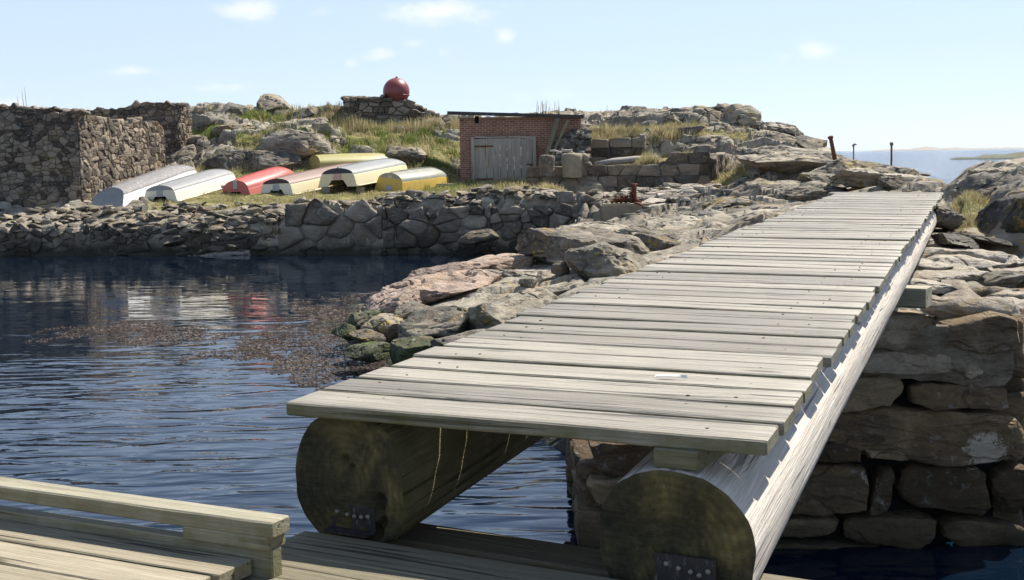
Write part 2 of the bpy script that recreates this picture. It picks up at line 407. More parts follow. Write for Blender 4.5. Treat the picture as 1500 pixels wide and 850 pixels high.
MAT['slab_rock'] = rock_mat('tan_slab', cols=((0.19, 0.165, 0.13), (0.36, 0.31, 0.25), (0.50, 0.45, 0.38)), scale=1.3, island=0.4, lichen=0.3, bumpd=0.018, tide=False, patch=0.25)
MAT['ruin_stone'] = rock_mat('ruin_stone', cols=((0.085, 0.065, 0.048), (0.19, 0.148, 0.108), (0.33, 0.265, 0.195)), scale=1.2, island=0.5, lichen=0.4, tide=False, crack=0, bumpd=0.012)
MAT['quay_stone'] = rock_mat('quay_stone', cols=((0.09, 0.075, 0.055), (0.21, 0.178, 0.132), (0.36, 0.31, 0.235)), scale=1.0, island=0.3, lichen=0.3, crack=0.3, bumpd=0.016, tide=0.75)
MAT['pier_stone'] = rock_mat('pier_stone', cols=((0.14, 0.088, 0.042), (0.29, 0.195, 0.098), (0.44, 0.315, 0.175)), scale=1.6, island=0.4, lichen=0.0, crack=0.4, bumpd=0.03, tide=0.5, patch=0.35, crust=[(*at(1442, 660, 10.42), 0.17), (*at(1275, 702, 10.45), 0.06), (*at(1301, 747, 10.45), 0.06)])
MAT['pier_top_stone'] = rock_mat('pier_top_stone', cols=((0.27, 0.19, 0.11), (0.46, 0.345, 0.21), (0.60, 0.48, 0.33)), scale=1.6, island=0.4, lichen=0.0, crack=0.4, bumpd=0.03, tide=False, patch=0.2)  # dry tan stone, lightened further to suggest sun on the upper courses
MAT['block_stone'] = rock_mat('block_stone', cols=((0.075, 0.06, 0.045), (0.16, 0.13, 0.097), (0.28, 0.23, 0.175)), scale=1.2, island=0.6, lichen=0.2, tide=False, crack=0, bumpd=0.012)
MAT['mortar'] = rock_mat('old_mortar', cols=((0.22, 0.17, 0.105), (0.37, 0.30, 0.20), (0.50, 0.42, 0.30)), scale=3, island=0, lichen=0.0, tide=False, crack=0.3, bumpd=0.03, patch=0)
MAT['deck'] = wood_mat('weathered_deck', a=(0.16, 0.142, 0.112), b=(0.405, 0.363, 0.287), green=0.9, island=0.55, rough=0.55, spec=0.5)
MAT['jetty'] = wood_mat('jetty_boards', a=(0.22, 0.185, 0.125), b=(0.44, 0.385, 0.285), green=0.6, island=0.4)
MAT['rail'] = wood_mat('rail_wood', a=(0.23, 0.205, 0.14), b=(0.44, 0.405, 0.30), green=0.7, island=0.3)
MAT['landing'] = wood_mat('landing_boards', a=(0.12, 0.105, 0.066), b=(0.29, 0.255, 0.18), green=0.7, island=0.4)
MAT['log'] = wood_mat('log_side', a=(0.42, 0.355, 0.29), b=(0.74, 0.68, 0.59), green=0.0, island=0, bumpd=0.003, blotch=(0.40, 0.33, 0.25), crackamt=0.55)
MAT['log_green'] = wood_mat('mossy_log_side', a=(0.14, 0.115, 0.055), b=(0.34, 0.285, 0.165), green=0.8, island=0, bumpd=0.005, blotch=(0.07, 0.06, 0.02))
MAT['grey_wood'] = wood_mat('grey_wood', a=(0.225, 0.2, 0.165), b=(0.43, 0.395, 0.335), island=0.5, bumpd=0.003)
MAT['beam'] = wood_mat('pale_beam', a=(0.27, 0.25, 0.18), b=(0.46, 0.43, 0.33), green=0.3, island=0.2)
MAT['bleached'] = wood_mat('bleached_wood', a=(0.38, 0.34, 0.29), b=(0.62, 0.57, 0.5), island=0.2)
def _end():
    t = NT('log_end'); g = t.attr('gco'); P = t.pos.outputs['Position']
    sx = t.n('ShaderNodeSeparateXYZ'); t.l(g, sx.inputs[0])
    r = t.math('ADD', sx.outputs[0], t.math('MULTIPLY', t.noise(P, 6, 4), 0.05))
    ring = t.math('SINE', t.math('MULTIPLY', r, 260))
    big = t.noise(P, 5.5, 6, 0.65, 0.4); f = t.noise(P, 40, 4, 0.7)
    col = t.ramp(big, [(0.34, (0.022, 0.02, 0.012)), (0.48, (0.05, 0.042, 0.02)), (0.58, (0.11, 0.088, 0.034)), (0.70, (0.22, 0.17, 0.065))])
    col = t.mix(t.mr(ring, -1, 1, 0, 0.3), col, (0.02, 0.02, 0.012))
    saw = t.noise(t.vec(g, (0, 7, 110), (0.5, 0, 0)), 1.0, 4, 0.6); col = t.mix(t.mr(saw, 0.45, 0.7, 0, 0.22), col, (0.10, 0.085, 0.045))
    an = t.math('ARCTAN2', sx.outputs[2], sx.outputs[1]); cb = t.n('ShaderNodeCombineXYZ'); t.l(t.math('ADD', an, t.math('MULTIPLY', t.noise(P, 12, 3), 0.25)), cb.inputs[0])
    ck = t.math('MULTIPLY', t.mr(t.noise(cb.outputs[0], 7.0, 2, 0.4), 0.64, 0.68, 0, 1), t.mr(t.math('ADD', sx.outputs[0], t.math('MULTIPLY', t.noise(P, 9, 3), 0.12)), 0.09, 0.13, 0, 1))
    col = t.mix(t.math('MULTIPLY', ck, 0.85), col, (0.008, 0.008, 0.006))
    col = t.mix(t.mr(f, 0.5, 0.75, 0, 0.4), col, (0.10, 0.095, 0.06))
    h = t.math('ADD', t.math('SUBTRACT', t.math('ADD', t.math('MULTIPLY', ring, 0.12), t.math('MULTIPLY', saw, 0.7)), t.math('MULTIPLY', ck, 3)), t.math('ADD', f, t.math('MULTIPLY', big, 2)))
    return t.fin(col, 0.85, t.bump(h, 0.006, 0.9), 0.2)
MAT['log_end'] = _end()
MAT['iron'] = plain_mat('dark_iron', (0.035, 0.034, 0.033), 0.4, 0.55, (0.28, 0.26, 0.22), 0.75, 30, 0.3)
MAT['bolt'] = plain_mat('bolt_head', (0.26, 0.235, 0.2), 0.5, 0.6, (0.1, 0.055, 0.03), 0.8, 90, 0.3)
MAT['rust'] = plain_mat('rusty_iron', (0.15, 0.052, 0.028), 0.6, 0.85, (0.07, 0.035, 0.025), 0.6, 18, 0.1, 0.006, 0.2)
MAT['post'] = plain_mat('rusty_post', (0.12, 0.06, 0.035), 0.6, 0.85, (0.05, 0.035, 0.025), 0.6, 10, 0.1, 0.006, 0.2)
MAT['concrete'] = plain_mat('old_concrete', (0.30, 0.255, 0.185), 0.6, 0.9, (0.09, 0.072, 0.05), 0.7, 4, 0, 0.01, 0.2)
MAT['ball'] = plain_mat('red_oxide_paint', (0.22, 0.045, 0.04), 0.25, 0.42, (0.12, 0.04, 0.03), 0.4, 2.5, 0, 0.002, 0.5)
MAT['white_hull'] = plain_mat('white_hull', (0.74, 0.74, 0.72), 0.12, 0.4, (0.5, 0.47, 0.42), 0.3, 2)
MAT['cream_hull'] = plain_mat('cream_hull', (0.72, 0.62, 0.38), 0.12, 0.4, (0.55, 0.47, 0.3), 0.3, 2)
MAT['cream_white_hull'] = plain_mat('cream_white_hull', (0.76, 0.70, 0.58), 0.12, 0.4, (0.55, 0.5, 0.4), 0.3, 2)
MAT['pale_cream'] = plain_mat('pale_cream', (0.74, 0.68, 0.54), 0.12, 0.45, (0.5, 0.45, 0.35), 0.2, 2)
MAT['red_hull'] = plain_mat('red_hull', (0.46, 0.115, 0.09), 0.15, 0.45, (0.52, 0.30, 0.26), 0.6, 2.5)
MAT['yellow_hull'] = plain_mat('yellow_hull', (0.58, 0.39, 0.075), 0.2, 0.45, (0.40, 0.30, 0.13), 0.6, 2)
MAT['olive_hull'] = plain_mat('olive_hull', (0.36, 0.32, 0.11), 0.2, 0.5, (0.2, 0.18, 0.08), 0.3, 2)
MAT['grey_bottom'] = plain_mat('grey_bottom', (0.29, 0.29, 0.28), 0.4, 0.6, (0.5, 0.47, 0.42), 0.5, 3)
MAT['flaking_bottom'] = plain_mat('flaking_bottom', (0.24, 0.225, 0.215), 0.5, 0.7, (0.58, 0.54, 0.48), 0.75, 4)
MAT['mauve_bottom'] = plain_mat('mauve_bottom', (0.31, 0.215, 0.175), 0.25, 0.6, (0.4, 0.33, 0.28), 0.4, 3)
MAT['slate_bottom'] = plain_mat('slate_bottom', (0.30, 0.30, 0.25), 0.35, 0.5, (0.66, 0.54, 0.24), 0.95, 1.6)
MAT['maroon'] = plain_mat('maroon_paint', (0.055, 0.025, 0.025), 0.3, 0.5, (0.2, 0.15, 0.13), 0.3, 5)
MAT['navy'] = plain_mat('navy_paint', (0.03, 0.035, 0.05), 0.3, 0.5, (0.15, 0.15, 0.15), 0.3, 5)
MAT['grey_paint'] = plain_mat('grey_paint', (0.36, 0.37, 0.38), 0.3, 0.5, (0.2, 0.2, 0.2), 0.4, 5)
MAT['pink_pad'] = plain_mat('faded_pink_pad', (0.6, 0.36, 0.30), 0.2, 0.6, (0.5, 0.1, 0.08), 0.3, 9)
MAT['roof'] = plain_mat('roof_felt', (0.05, 0.052, 0.055), 0.4, 0.8, (0.16, 0.16, 0.15), 0.6, 3, 0, 0.01, 0.2)
MAT['black'] = plain_mat('dark_gap', (0.012, 0.011, 0.01), 0.3, 0.95, (0.02, 0.02, 0.015), 0.3, 5, 0, 0.001, 0.05)
MAT['pole'] = plain_mat('grey_pole', (0.14, 0.14, 0.14), 0.3, 0.6, (0.1, 0.06, 0.04), 0.4, 9)
MAT['lichen'] = rock_mat('white_crust', cols=((0.4, 0.37, 0.31), (0.56, 0.53, 0.46), (0.7, 0.67, 0.6)), scale=4, island=0, lichen=0, tide=False, crack=0, bumpd=0.01, patch=0)
MAT['rope'] = plain_mat('turquoise_rope', (0.04, 0.17, 0.19), 0.4, 0.8, (0.05, 0.1, 0.1), 0.4, 30)
MAT['white'] = plain_mat('feather_white', (0.75, 0.74, 0.72), 0.15, 0.7, (0.5, 0.5, 0.48), 0.3, 60)
def _brick():
    t = NT('old_red_brick'); g = t.attr('gco'); P = t.pos.outputs['Position']
    b = t.n('ShaderNodeTexBrick'); t.l(g, b.inputs['Vector'])
    b.inputs['Color1'].default_value = (0.21, 0.07, 0.04, 1); b.inputs['Color2'].default_value = (0.31, 0.14, 0.085, 1); b.inputs['Mortar'].default_value = (0.36, 0.30, 0.24, 1)
    b.inputs['Scale'].default_value = 1; b.inputs['Mortar Size'].default_value = 0.012; b.inputs['Brick Width'].default_value = 0.25; b.inputs['Row Height'].default_value = 0.085; b.inputs['Bias'].default_value = -0.1
    c = t.mix(t.mr(t.noise(P, 1.2, 5, 0.65), 0.48, 0.66, 0, 0.6), b.outputs[0], (0.12, 0.08, 0.06))
    c = t.mix(t.mr(t.noise(P, 7, 5, 0.7), 0.52, 0.66, 0, 0.7), c, (0.36, 0.27, 0.2))
    h = t.math('ADD', t.math('MULTIPLY', b.outputs[1], -1.0), t.math('MULTIPLY', t.noise(P, 20, 4), 0.6))
    return t.fin(c, 0.9, t.bump(h, 0.015, 1.0), 0.2)
MAT['brick'] = _brick()
def _blade(name, stops):
    t = NT(name); c = t.ramp(t.pos.outputs['Random Per Island'], stops)
    c = t.mix(t.mr(t.noise(t.pos.outputs['Position'], 0.7, 3), 0.35, 0.65, 0, 0.5), c, stops[0][1])
    t.b.inputs['Subsurface Weight'].default_value = 0.0
    tr = t.n('ShaderNodeBsdfTranslucent'); t.l(c, tr.inputs[0]); ms = t.n('ShaderNodeMixShader'); ms.inputs[0].default_value = 0.45
    t.fin(c, 0.8, None, 0.2); t.l(t.b.outputs[0], ms.inputs[1]); t.l(tr.outputs[0], ms.inputs[2]); t.l(ms.outputs[0], t.out.inputs[0]); return t.m
MAT['blade_straw'] = _blade('straw_grass', [(0.0, (0.20, 0.19, 0.08)), (0.35, (0.40, 0.35, 0.17)), (0.7, (0.60, 0.53, 0.34)), (1.0, (0.46, 0.33, 0.15))])
MAT['blade_green'] = _blade('green_grass', [(0.0, (0.10, 0.16, 0.03)), (0.5, (0.20, 0.26, 0.06)), (1.0, (0.38, 0.36, 0.13))])
MAT['weed'] = _blade('drift_weed', [(0.0, (0.03, 0.025, 0.018)), (0.4, (0.10, 0.075, 0.06)), (0.75, (0.22, 0.165, 0.14)), (1.0, (0.45, 0.38, 0.32))])
MAT['weed_film'] = plain_mat('weed_film', (0.15, 0.10, 0.075), 0.5, 0.7, (0.05, 0.035, 0.025), 0.6, 5)
def _water():
    t = NT('sea_water'); P = t.pos.outputs['Position']
    sx = t.n('ShaderNodeSeparateXYZ'); t.l(P, sx.inputs[0])
    far = t.mr(sx.outputs[1], 58, 90, 0, 1)
    a = t.noise(t.vec(P, (0.30, 0.85, 1), (0, 0, 0.12)), 1.0, 3, 0.5, 0.6)
    b = t.noise(t.vec(P, (0.8, 2.3, 1), (0, 0, -0.15)), 1.0, 1.5, 0.5, 0.9)
    c = t.noise(t.vec(P, (4, 10, 1), (0, 0, 0.25)), 1.0, 2, 0.5, 0.4)
    calm = t.mr(sx.outputs[1], 14, 27, 1.0, 0.05)
    h = t.math('ADD', t.math('MULTIPLY', t.math('MULTIPLY', a, 0.04), t.mr(sx.outputs[1], 18, 32, 1.0, 0.35)), t.math('MULTIPLY', calm, t.math('ADD', t.math('MULTIPLY', b, 0.042), t.math('MULTIPLY', c, 0.0028))))
    sea = t.math('ADD', t.math('MULTIPLY', t.noise(t.vec(P, (0.12, 0.3, 1)), 1.0, 5, 0.65, 0.5), 3.0), t.math('MULTIPLY', t.noise(t.vec(P, (1.0, 1.6, 1)), 1.0, 3, 0.6), 0.25))
    hh = t.math('ADD', h, t.math('MULTIPLY', sea, far))
    col = t.mix(far, (0.0024, 0.0075, 0.017), (0.010, 0.045, 0.11))
    t.b.inputs['IOR'].default_value = 1.33
    t.b.inputs['Coat Weight'].default_value = 0.0
    return t.fin(col, t.mr(sx.outputs[1], 58, 90, 0.015, 0.10), t.bump(hh, 1.0, 1.0), 0.5)
MAT['water'] = _water()
# ------------------------------------------------------------------ the land: one sheet, from control profiles (distance, height)
W = -0.9
PRO = {
 -400: [(45.8, W), (46.2, 1.2), (48, 1.7), (50, 2.0), (60, 3.2), (70, 4.2), (80, 4.0)],
 0: [(45.8, W), (46.1, 1.0), (47.5, 1.55), (49, 1.7), (55, 2.4), (62, 3.3), (70, 4.2), (80, 4.0)],
 130: [(45.5, W), (45.8, 1.0), (47.3, 1.5), (49, 1.68), (53, 2.2), (57, 2.9), (62, 3.7), (70, 4.7), (80, 4.5)],
 250: [(45.1, W), (45.4, 1.0), (46.8, 1.55), (49, 1.8), (52, 2.25), (55, 2.75), (57, 3.25), (60, 4.1), (64, 5.1), (70, 5.75), (76, 5.2)],
 330: [(45.0, W), (45.3, 0.75), (46.3, 1.35), (47.6, 1.75), (49, 1.88), (53, 2.35), (54.6, 2.9), (56, 3.95), (60, 4.6), (64, 5.25), (69, 6.0), (76, 5.2)],
 400: [(44.6, W), (44.9, 1.0), (46, 1.55), (47.6, 1.75), (50, 1.95), (53, 2.3), (54.5, 2.85), (55.6, 3.95), (60, 4.5), (65, 5.35), (70, 6.3), (76, 5.2)],
 450: [(44.4, W), (44.7, 1.3), (46, 1.65), (48, 1.8), (50, 1.98), (53.5, 2.4), (55, 3.0), (56, 4.1), (60, 4.6), (64, 5.3), (69, 5.5), (76, 5.0)],
 500: [(44.2, W), (44.5, 1.4), (46, 1.7), (48, 1.85), (50, 2.0), (54, 2.5), (55.2, 3.1), (57, 4.0), (60, 4.65), (63, 5.3), (66, 5.6), (76, 5.0)],
 560: [(44.1, W), (44.4, 1.5), (46, 1.72), (48, 1.85), (50, 2.02), (54, 2.75), (57, 3.55), (60, 4.25), (62, 4.8), (64, 5.4), (76, 5.2)],
 640: [(43.9, W), (44.2, 1.55), (46, 1.75), (48, 1.9), (51, 2.1), (54, 2.4), (56, 3.0), (58, 3.9), (61, 4.5), (63, 5.1), (76, 5.0)],
 690: [(43.6, W), (43.9, 1.55), (46, 1.8), (49, 1.95), (54, 2.15), (57, 2.6), (59, 3.9), (62, 4.9), (66, 5.2), (76, 5.0)],
 780: [(24, W), (25, 0.25), (27.5, 1.1), (29, 1.3), (31, 0.8), (32.5, W), (43.2, W), (43.5, 1.6), (46, 1.85), (49, 1.97), (54, 2.15), (58, 3.2), (62, 4.8), (70, 5.2), (76, 5.0)],
 800: [(12, W), (15, 0.3), (18, 1.0), (23, 1.1), (28, 1.2), (30, 1.32), (32, 0.7), (33.5, W), (42.8, W), (43.1, 1.6), (46, 1.85), (49, 1.97), (54, 2.15), (58, 3.2), (62, 4.8), (70, 5.2), (76, 5.0)],
 860: [(10.9, W), (12, 0.2), (15, 0.8), (20, 1.3), (25, 1.35), (30, 1.5), (33, 1.3), (36, 0.95), (41, 0.95), (42, 1.55), (46, 1.85), (49.9, 2.0), (54, 2.25), (57, 3.9), (62, 4.9), (70, 5.2), (76, 5.0)],
 950: [(10.9, W), (12, 0.5), (15, 1.0), (20, 1.4), (26, 1.38), (31, 1.42), (34, 1.55), (37, 1.5), (40, 1.42), (43, 1.65), (46, 1.85), (50.2, 1.95), (50.6, 2.8), (54.6, 3.0), (55, 4.0), (60, 4.6), (64, 5.2), (76, 5.0)],
 1020: [(10.9, 0.2), (12, 0.9), (15, 1.2), (20, 1.55), (26, 1.62), (32, 1.65), (36, 1.75), (42, 1.8), (46, 1.88), (50.2, 1.95), (50.6, 2.9), (54.6, 3.2), (56, 4.1), (60, 4.9), (64, 5.3), (68, 5.3), (76, 4.6)],
 1060: [(10.9, 0.5), (12, 1.3), (20, 1.75), (28, 1.7), (33, 1.95), (37, 2.15), (42, 2.0), (48, 1.95), (51, 2.1), (53, 2.9), (55, 3.6), (58, 4.4), (62, 5.35), (66, 5.4), (76, 4.4)],
 1110: [(10.9, 1.0), (12, 1.4), (20, 1.9), (28, 2.0), (34, 2.25), (38, 2.3), (44, 2.3), (48, 2.5), (51, 3.15), (54, 3.6), (58, 4.2), (61, 4.75), (66, 4.7), (76, 3.0)],
 1150: [(10.9, 1.2), (12, 1.5), (20, 2.1), (28, 2.05), (34, 2.3), (40, 2.4), (45, 2.5), (48, 3.0), (52, 3.5), (57, 4.15), (61, 3.9), (76, 1.0)],
 1210: [(10.9, 1.5), (12, 1.7), (18, 2.1), (26, 2.15), (34, 2.35), (39, 2.5), (44, 2.85), (47, 3.1), (53, 3.4), (58, 3.1), (72, W)],
 1240: [(10.9, 1.5), (12, 1.75), (18, 2.2), (26, 2.3), (34, 2.45), (38, 2.68), (42, 2.9), (47, 3.12), (53, 2.8), (62, W)],
 1300: [(10.9, 1.6), (12, 1.9), (15, 1.95), (20, 2.25), (26, 2.4), (32, 2.5), (36, 2.7), (41, 2.85), (46, 2.5), (54, W)],
 1345: [(10.9, 1.75), (12, 1.92), (15, 2.0), (18, 2.2), (21, 2.35), (25, 2.42), (30, 2.46), (35, 2.55), (39, 2.3), (46, W)],
 1385: [(10.9, 1.8), (13, 1.95), (16, 2.05), (18, 2.15), (20, 2.36), (25, 2.44), (30, 2.42), (34, 2.0), (40, W)],
 1420: [(10.9, 1.85), (13, 2.0), (16, 2.05), (17.5, 2.2), (19, 2.55), (21, 2.6), (23.5, 2.78), (26, 2.6), (34, W)],
 1450: [(10.9, 1.75), (13, 1.9), (16, 1.95), (17, 2.1), (18.6, 2.4), (20, 2.5), (22, 2.86), (25, 2.95), (30, 2.4), (38, W)],
 1480: [(10.9, 1.6), (13, 1.7), (15, 1.75), (16.2, 1.85), (16.9, 2.6), (18.5, 2.68), (20.5, 2.95), (23, 3.0), (30, 2.5), (38, W)],
 1540: [(10.9, 0.4), (13, 1.0), (15.4, 1.4), (16.3, 2.65), (19, 2.85), (23, 3.05), (30, 2.5), (38, W)],
 1800: [(10.9, W), (13, 0.4), (15, 1.2), (16, 2.7), (19, 2.95), (23, 3.1), (30, 2.5), (40, W)],
}
NEARROCK = {  # the low point of rock left of the bridge, standing in the harbour
 470: [(18, W), (30, W)],
 505: [(19.5, W), (22, 0.1), (24, 0.15), (26, W)],
 560: [(18.5, W), (20.2, 0.05), (22, 0.4), (24, 0.55), (25.5, 0.2), (27, W)],
 610: [(17, W), (19.5, 0.1), (21, 0.45), (23, 0.75), (25, 0.85), (26.5, 0.3), (28.5, W)],
 660: [(15.5, W), (18.5, 0.3), (21, 0.75), (24, 1.0), (26, 0.95), (28, 0.3), (30, W)],
 720: [(14, W), (17, 0.45), (20, 0.85), (24, 1.05), (27, 1.1), (29, 0.5), (31, W)],
 760: [(13, W), (16, 0.4), (19, 0.95), (24, 1.1), (28, 1.2), (30, 0.7), (32, W)],
 800: [(12, W), (15, 0.4), (18, 1.0), (24, 1.12), (29, 1.25), (31, 1.0), (33.5, W)],
}
def profile(tab, px, D):
    ks = sorted(tab); grid = np.array([[np.interp(d, [q[0] for q in tab[k]], [q[1] for q in tab[k]], left=W, right=W) for d in D] for k in ks])
    out = np.zeros((len(px), len(D)))
    for j in range(len(D)): out[:, j] = np.interp(px, ks, grid[:, j])
    return out
npx = np.arange(-300, 1700, 2.6)
nD = np.concatenate([np.geomspace(10.9, 43, 330), np.linspace(43.05, 60, 230), np.linspace(60.1, 78, 90)])
Z = profile(PRO, npx, nD)
keep = (npx[:, None] > 465) & (npx[:, None] < 800) & (nD[None, :] < 34)
Z = np.where(keep, np.maximum(profile(NEARROCK, npx, nD), np.where(npx[:, None] > 775, Z, W)), Z)
def smooth(Zm, k):
    for _ in range(k):
        Zm = (np.roll(Zm, 1, 0)+np.roll(Zm, -1, 0)+2*Zm)/4
    return Zm
Z = smooth(Z, 14)
AX = (npx-750)/FPX
X = AX[:, None]*nD[None, :]; Y = np.repeat(nD[None, :], len(npx), 0); PXG = np.repeat(npx[:, None], len(nD), 1)
shape = X.shape
# grass mask
YP = hor(PXG)+(ZE-Z)*FPX/Y           # picture row each land point was taken from
gn = fbm(np.stack([X.ravel()*0.35, Y.ravel()*0.35, X.ravel()*0], 1), 4, 31).reshape(shape)
G = np.zeros(shape)
def reg(x0, x1, d0, d1, soft=(25, 0.6)):
    return sstep(x0-soft[0], x0+soft[0], PXG)*(1-sstep(x1-soft[0], x1+soft[0], PXG))*sstep(d0-soft[1], d0+soft[1], Y)*(1-sstep(d1-soft[1], d1+soft[1], Y))
G = np.maximum(G, reg(215, 690, 46.8, 55.0, (30, 0.5))*(0.85+0.3*gn))
G = np.maximum(G, reg(120, 230, 48.0, 49.0, (20, 0.4))*(0.6+0.6*gn))
G = np.maximum(G, reg(280, 470, 54.0, 66.0)*sstep(-0.10, 0.25, gn+0.03))
G = np.maximum(G, reg(460, 700, 55.3, 62.5)*sstep(-0.30, 0.12, gn+0.02))
G = np.maximum(G, reg(680, 830, 46.5, 53.9, (20, 0.4))*sstep(-0.2, 0.3, gn+0.05))
G = np.maximum(G, reg(810, 1035, 55.2, 58.5, (10, 0.3)))
G = np.maximum(G, reg(880, 1010, 50.7, 54.4, (10, 0.2)))
G = np.maximum(G, reg(1035, 1100, 49.0, 57.0, (15, 0.6))*sstep(-0.35, 0.15, gn))
G = np.maximum(G, reg(1395, 1452, 17.4, 20.0, (8, 0.3))*(0.9+0.3*gn))
G = np.clip(G, 0, 1)
# rock relief: rounded ribs and joints running along the strike of the gneiss, blocks, small roughness
pts = np.stack([X.ravel(), Y.ravel(), Z.ravel()], 1)
st = math.radians(38); ca, sa = math.cos(st), math.sin(st)
ua = pts[:, 0]*ca-pts[:, 1]*sa; ub = pts[:, 0]*sa+pts[:, 1]*ca
wp = fbm(pts*0.5, 3, 3)*0.5
far = sstep(36, 44, pts[:, 1])
s1 = np.stack([ua*0.28+wp, ub*0.62+wp, pts[:, 2]*0.5], 1)
f1, f2, cid = worley(s1*(1.1-0.25*far)[:, None], 11)
g1, g2, gid = worley(np.stack([ua*0.9+wp*2, ub*1.9+wp, pts[:, 2]*1.2], 1), 21)
dz = (cid-0.5)*0.5*(0.75+0.7*far) - 0.34*np.exp(-((f2-f1)/0.05)**2)+0.16*(1-f1)
dz += (gid-0.5)*0.26-0.15*np.exp(-((g2-g1)/0.06)**2)+0.06*(1-g1)
dz += fbm(pts*np.array([0.35, 0.35, 0.35]), 3, 41)*0.25+fbm(pts*2.2, 4, 51)*0.09
dz = dz.reshape(shape)
amp = np.ones(shape)
amp *= 1-0.88*sstep(0.3, 0.7, G)
amp *= 0.3+0.7*sstep(0.0, 0.35, np.abs(PXG-1200)/300+0*Y)*1.0+0.0
pierz = sstep(1180, 1260, PXG)*(1-sstep(16, 18, Y)); amp = np.where(pierz > 0.5, 0.25, amp)
amp *= np.where(Y < 34, 0.55, 1.0)*(1-0.5*(1-sstep(990, 1080, PXG))*(1-sstep(33, 37, Y)))
amp *= np.where((PXG > 1240) & (Y > 17) & (Y < 23) & (PXG < 1390), 0.45, 1)
amp *= 1-0.9*reg(-400, 900, 45.2, 48.5, (10, 0.3))
Z2 = Z+np.where(Z > W+0.05, dz*amp, 0)
nearl = (1-sstep(990, 1080, PXG))*(1-sstep(33, 37, Y)); Z2 = np.where(Z > W+0.05, Z2-0.16*nearl, Z2)
midl = sstep(1035, 1075, PXG)*(1-sstep(1300, 1350, PXG))*sstep(26, 29, Y)*(1-sstep(45, 49, Y)); Z2 = Z2-0.30*midl
# keep the ground under the bridge deck
bdir = np.array([math.sin(math.radians(20.12)), math.cos(math.radians(20.12))]); O2 = np.array([-0.710, 3.940])
aa = (X-O2[0])*bdir[0]+(Y-O2[1])*bdir[1]; cc = (X-O2[0])*bdir[1]-(Y-O2[1])*bdir[0]
under = (cc > -0.35) & (cc < 1.75) & (aa < 17.2)
lim = 2.541+aa*0.0089-0.62+0.25*sstep(13, 16.5, aa)
Z2 = np.where(under, np.minimum(Z2, lim), Z2)
Gb = G*1.0
hum = fbm(np.stack([X.ravel()*1.1, Y.ravel()*1.1, X.ravel()*0], 1), 4, 61).reshape(shape)*0.16*sstep(0.3, 0.7, G)*np.where(Y < 55, 0.6, 1.3)
Z2 = Z2+hum
HG = (AX, nD, Z2)
def ground(x, y):
    px = 750+x/y*FPX; i = np.clip(np.searchsorted(npx, px)-1, 0, len(npx)-2); j = np.clip(np.searchsorted(nD, y)-1, 0, len(nD)-2)
    u = np.clip((px-npx[i])/(npx[i+1]-npx[i]), 0, 1); v = np.clip((y-nD[j])/(nD[j+1]-nD[j]), 0, 1)
    return (Z2[i, j]*(1-u)*(1-v)+Z2[i+1, j]*u*(1-v)+Z2[i, j+1]*(1-u)*v+Z2[i+1, j+1]*u*v)
nx, ny = shape
V3 = np.stack([X.ravel(), Y.ravel(), Z2.ravel()], 1)
idx = np.arange(nx*ny).reshape(shape)
q = np.stack([idx[:-1, :-1], idx[1:, :-1], idx[1:, 1:], idx[:-1, 1:]], -1).reshape(-1, 4)
q = q[(Z2.ravel()[q] > -0.55).any(1)]
used = np.unique(q); mp = np.full(nx*ny, -1); mp[used] = np.arange(len(used)); q = mp[q]
mb = MB(); mb.v = [V3[used]]; mb.g = [V3[used]]; mb.f = [tuple(int(i) for i in r) for r in q]; mb.n = len(used)
land = mb.build('terrain', MAT['terrain'], sharp=34, attrs={'grass': G.ravel()[used]})
tag(land, 'grey coastal bedrock and turf rising from the harbour', kind='structure')
# sea bed and water
mb = MB(); box(mb, (-3000, -60, -3.2), (3000, 3000, -3.0)); o = mb.build('seabed', MAT['weedy_rock'], smooth=False); tag(o, kind='structure')
mb = MB(); V = [(-20000, -40, 0), (20000, -40, 0), (20000, 20000, 0), (-20000, 20000, 0)]; mb.add(V, [(0, 1, 2, 3)])
o = mb.build('water', MAT['water'], smooth=False); tag(o, 'dark harbour water with blue sky ripples', kind='structure')

# ------------------------------------------------------------------ grass (uncountable)
def blades(name, mask, n, hgt, wid, mat, seed, label, lean=0.5, clump=1.0):
    rs = np.random.default_rng(seed)
    area = (nD*np.gradient(nD))[None, :]*np.ones(shape); w = (mask*area).ravel(); w /= w.sum()
    k = rs.choice(len(w), n, p=w)
    x = X.ravel()[k]; y = Y.ravel()[k]; z = Z2.ravel()[k]
    x = x+rs.normal(size=n)*0.05; y = y+rs.normal(size=n)*0.05; z = ground(x, y)-0.03
    cl = fbm(np.stack([x*1.3, y*1.3, x*0], 1), 3, seed)
    hg = hgt*rs.uniform(0.5, 1.3, n)*(1+clump*cl*1.2); hg = np.clip(hg, hgt*0.2, hgt*2.4)
    th = rs.uniform(0, 2*np.pi, n); th2 = fbm(np.stack([x*0.8, y*0.8, x*0+5], 1), 2, seed+1)*6
    dx = np.cos(th2)*0.6+np.cos(th)*0.5; dy = np.sin(th2)*0.6+np.sin(th)*0.5; ln = lean*hg*rs.uniform(0.4, 1.2, n)
    wx = -np.sin(th)*wid/2; wy = np.cos(th)*wid/2
    B = np.stack([x, y, z], 1); S = np.stack([wx, wy, wx*0], 1)
    M1 = B+np.stack([dx*ln*0.35, dy*ln*0.35, hg*0.6], 1); T = B+np.stack([dx*ln, dy*ln, hg], 1)
    V = np.stack([B-S, B+S, M1+S*0.8, M1-S*0.8, T], 1).reshape(-1, 3)
    i = np.arange(n)*5
    me = bpy.data.meshes.new(name); F = [(a, a+1, a+2, a+3) for a in i.tolist()]+[(a+3, a+2, a+4) for a in i.tolist()]
    me.from_pydata(V.tolist(), [], F); me.materials.append(mat); o = bpy.data.objects.new(name, me); C.objects.link(o)
    return tag(o, label, kind='stuff')
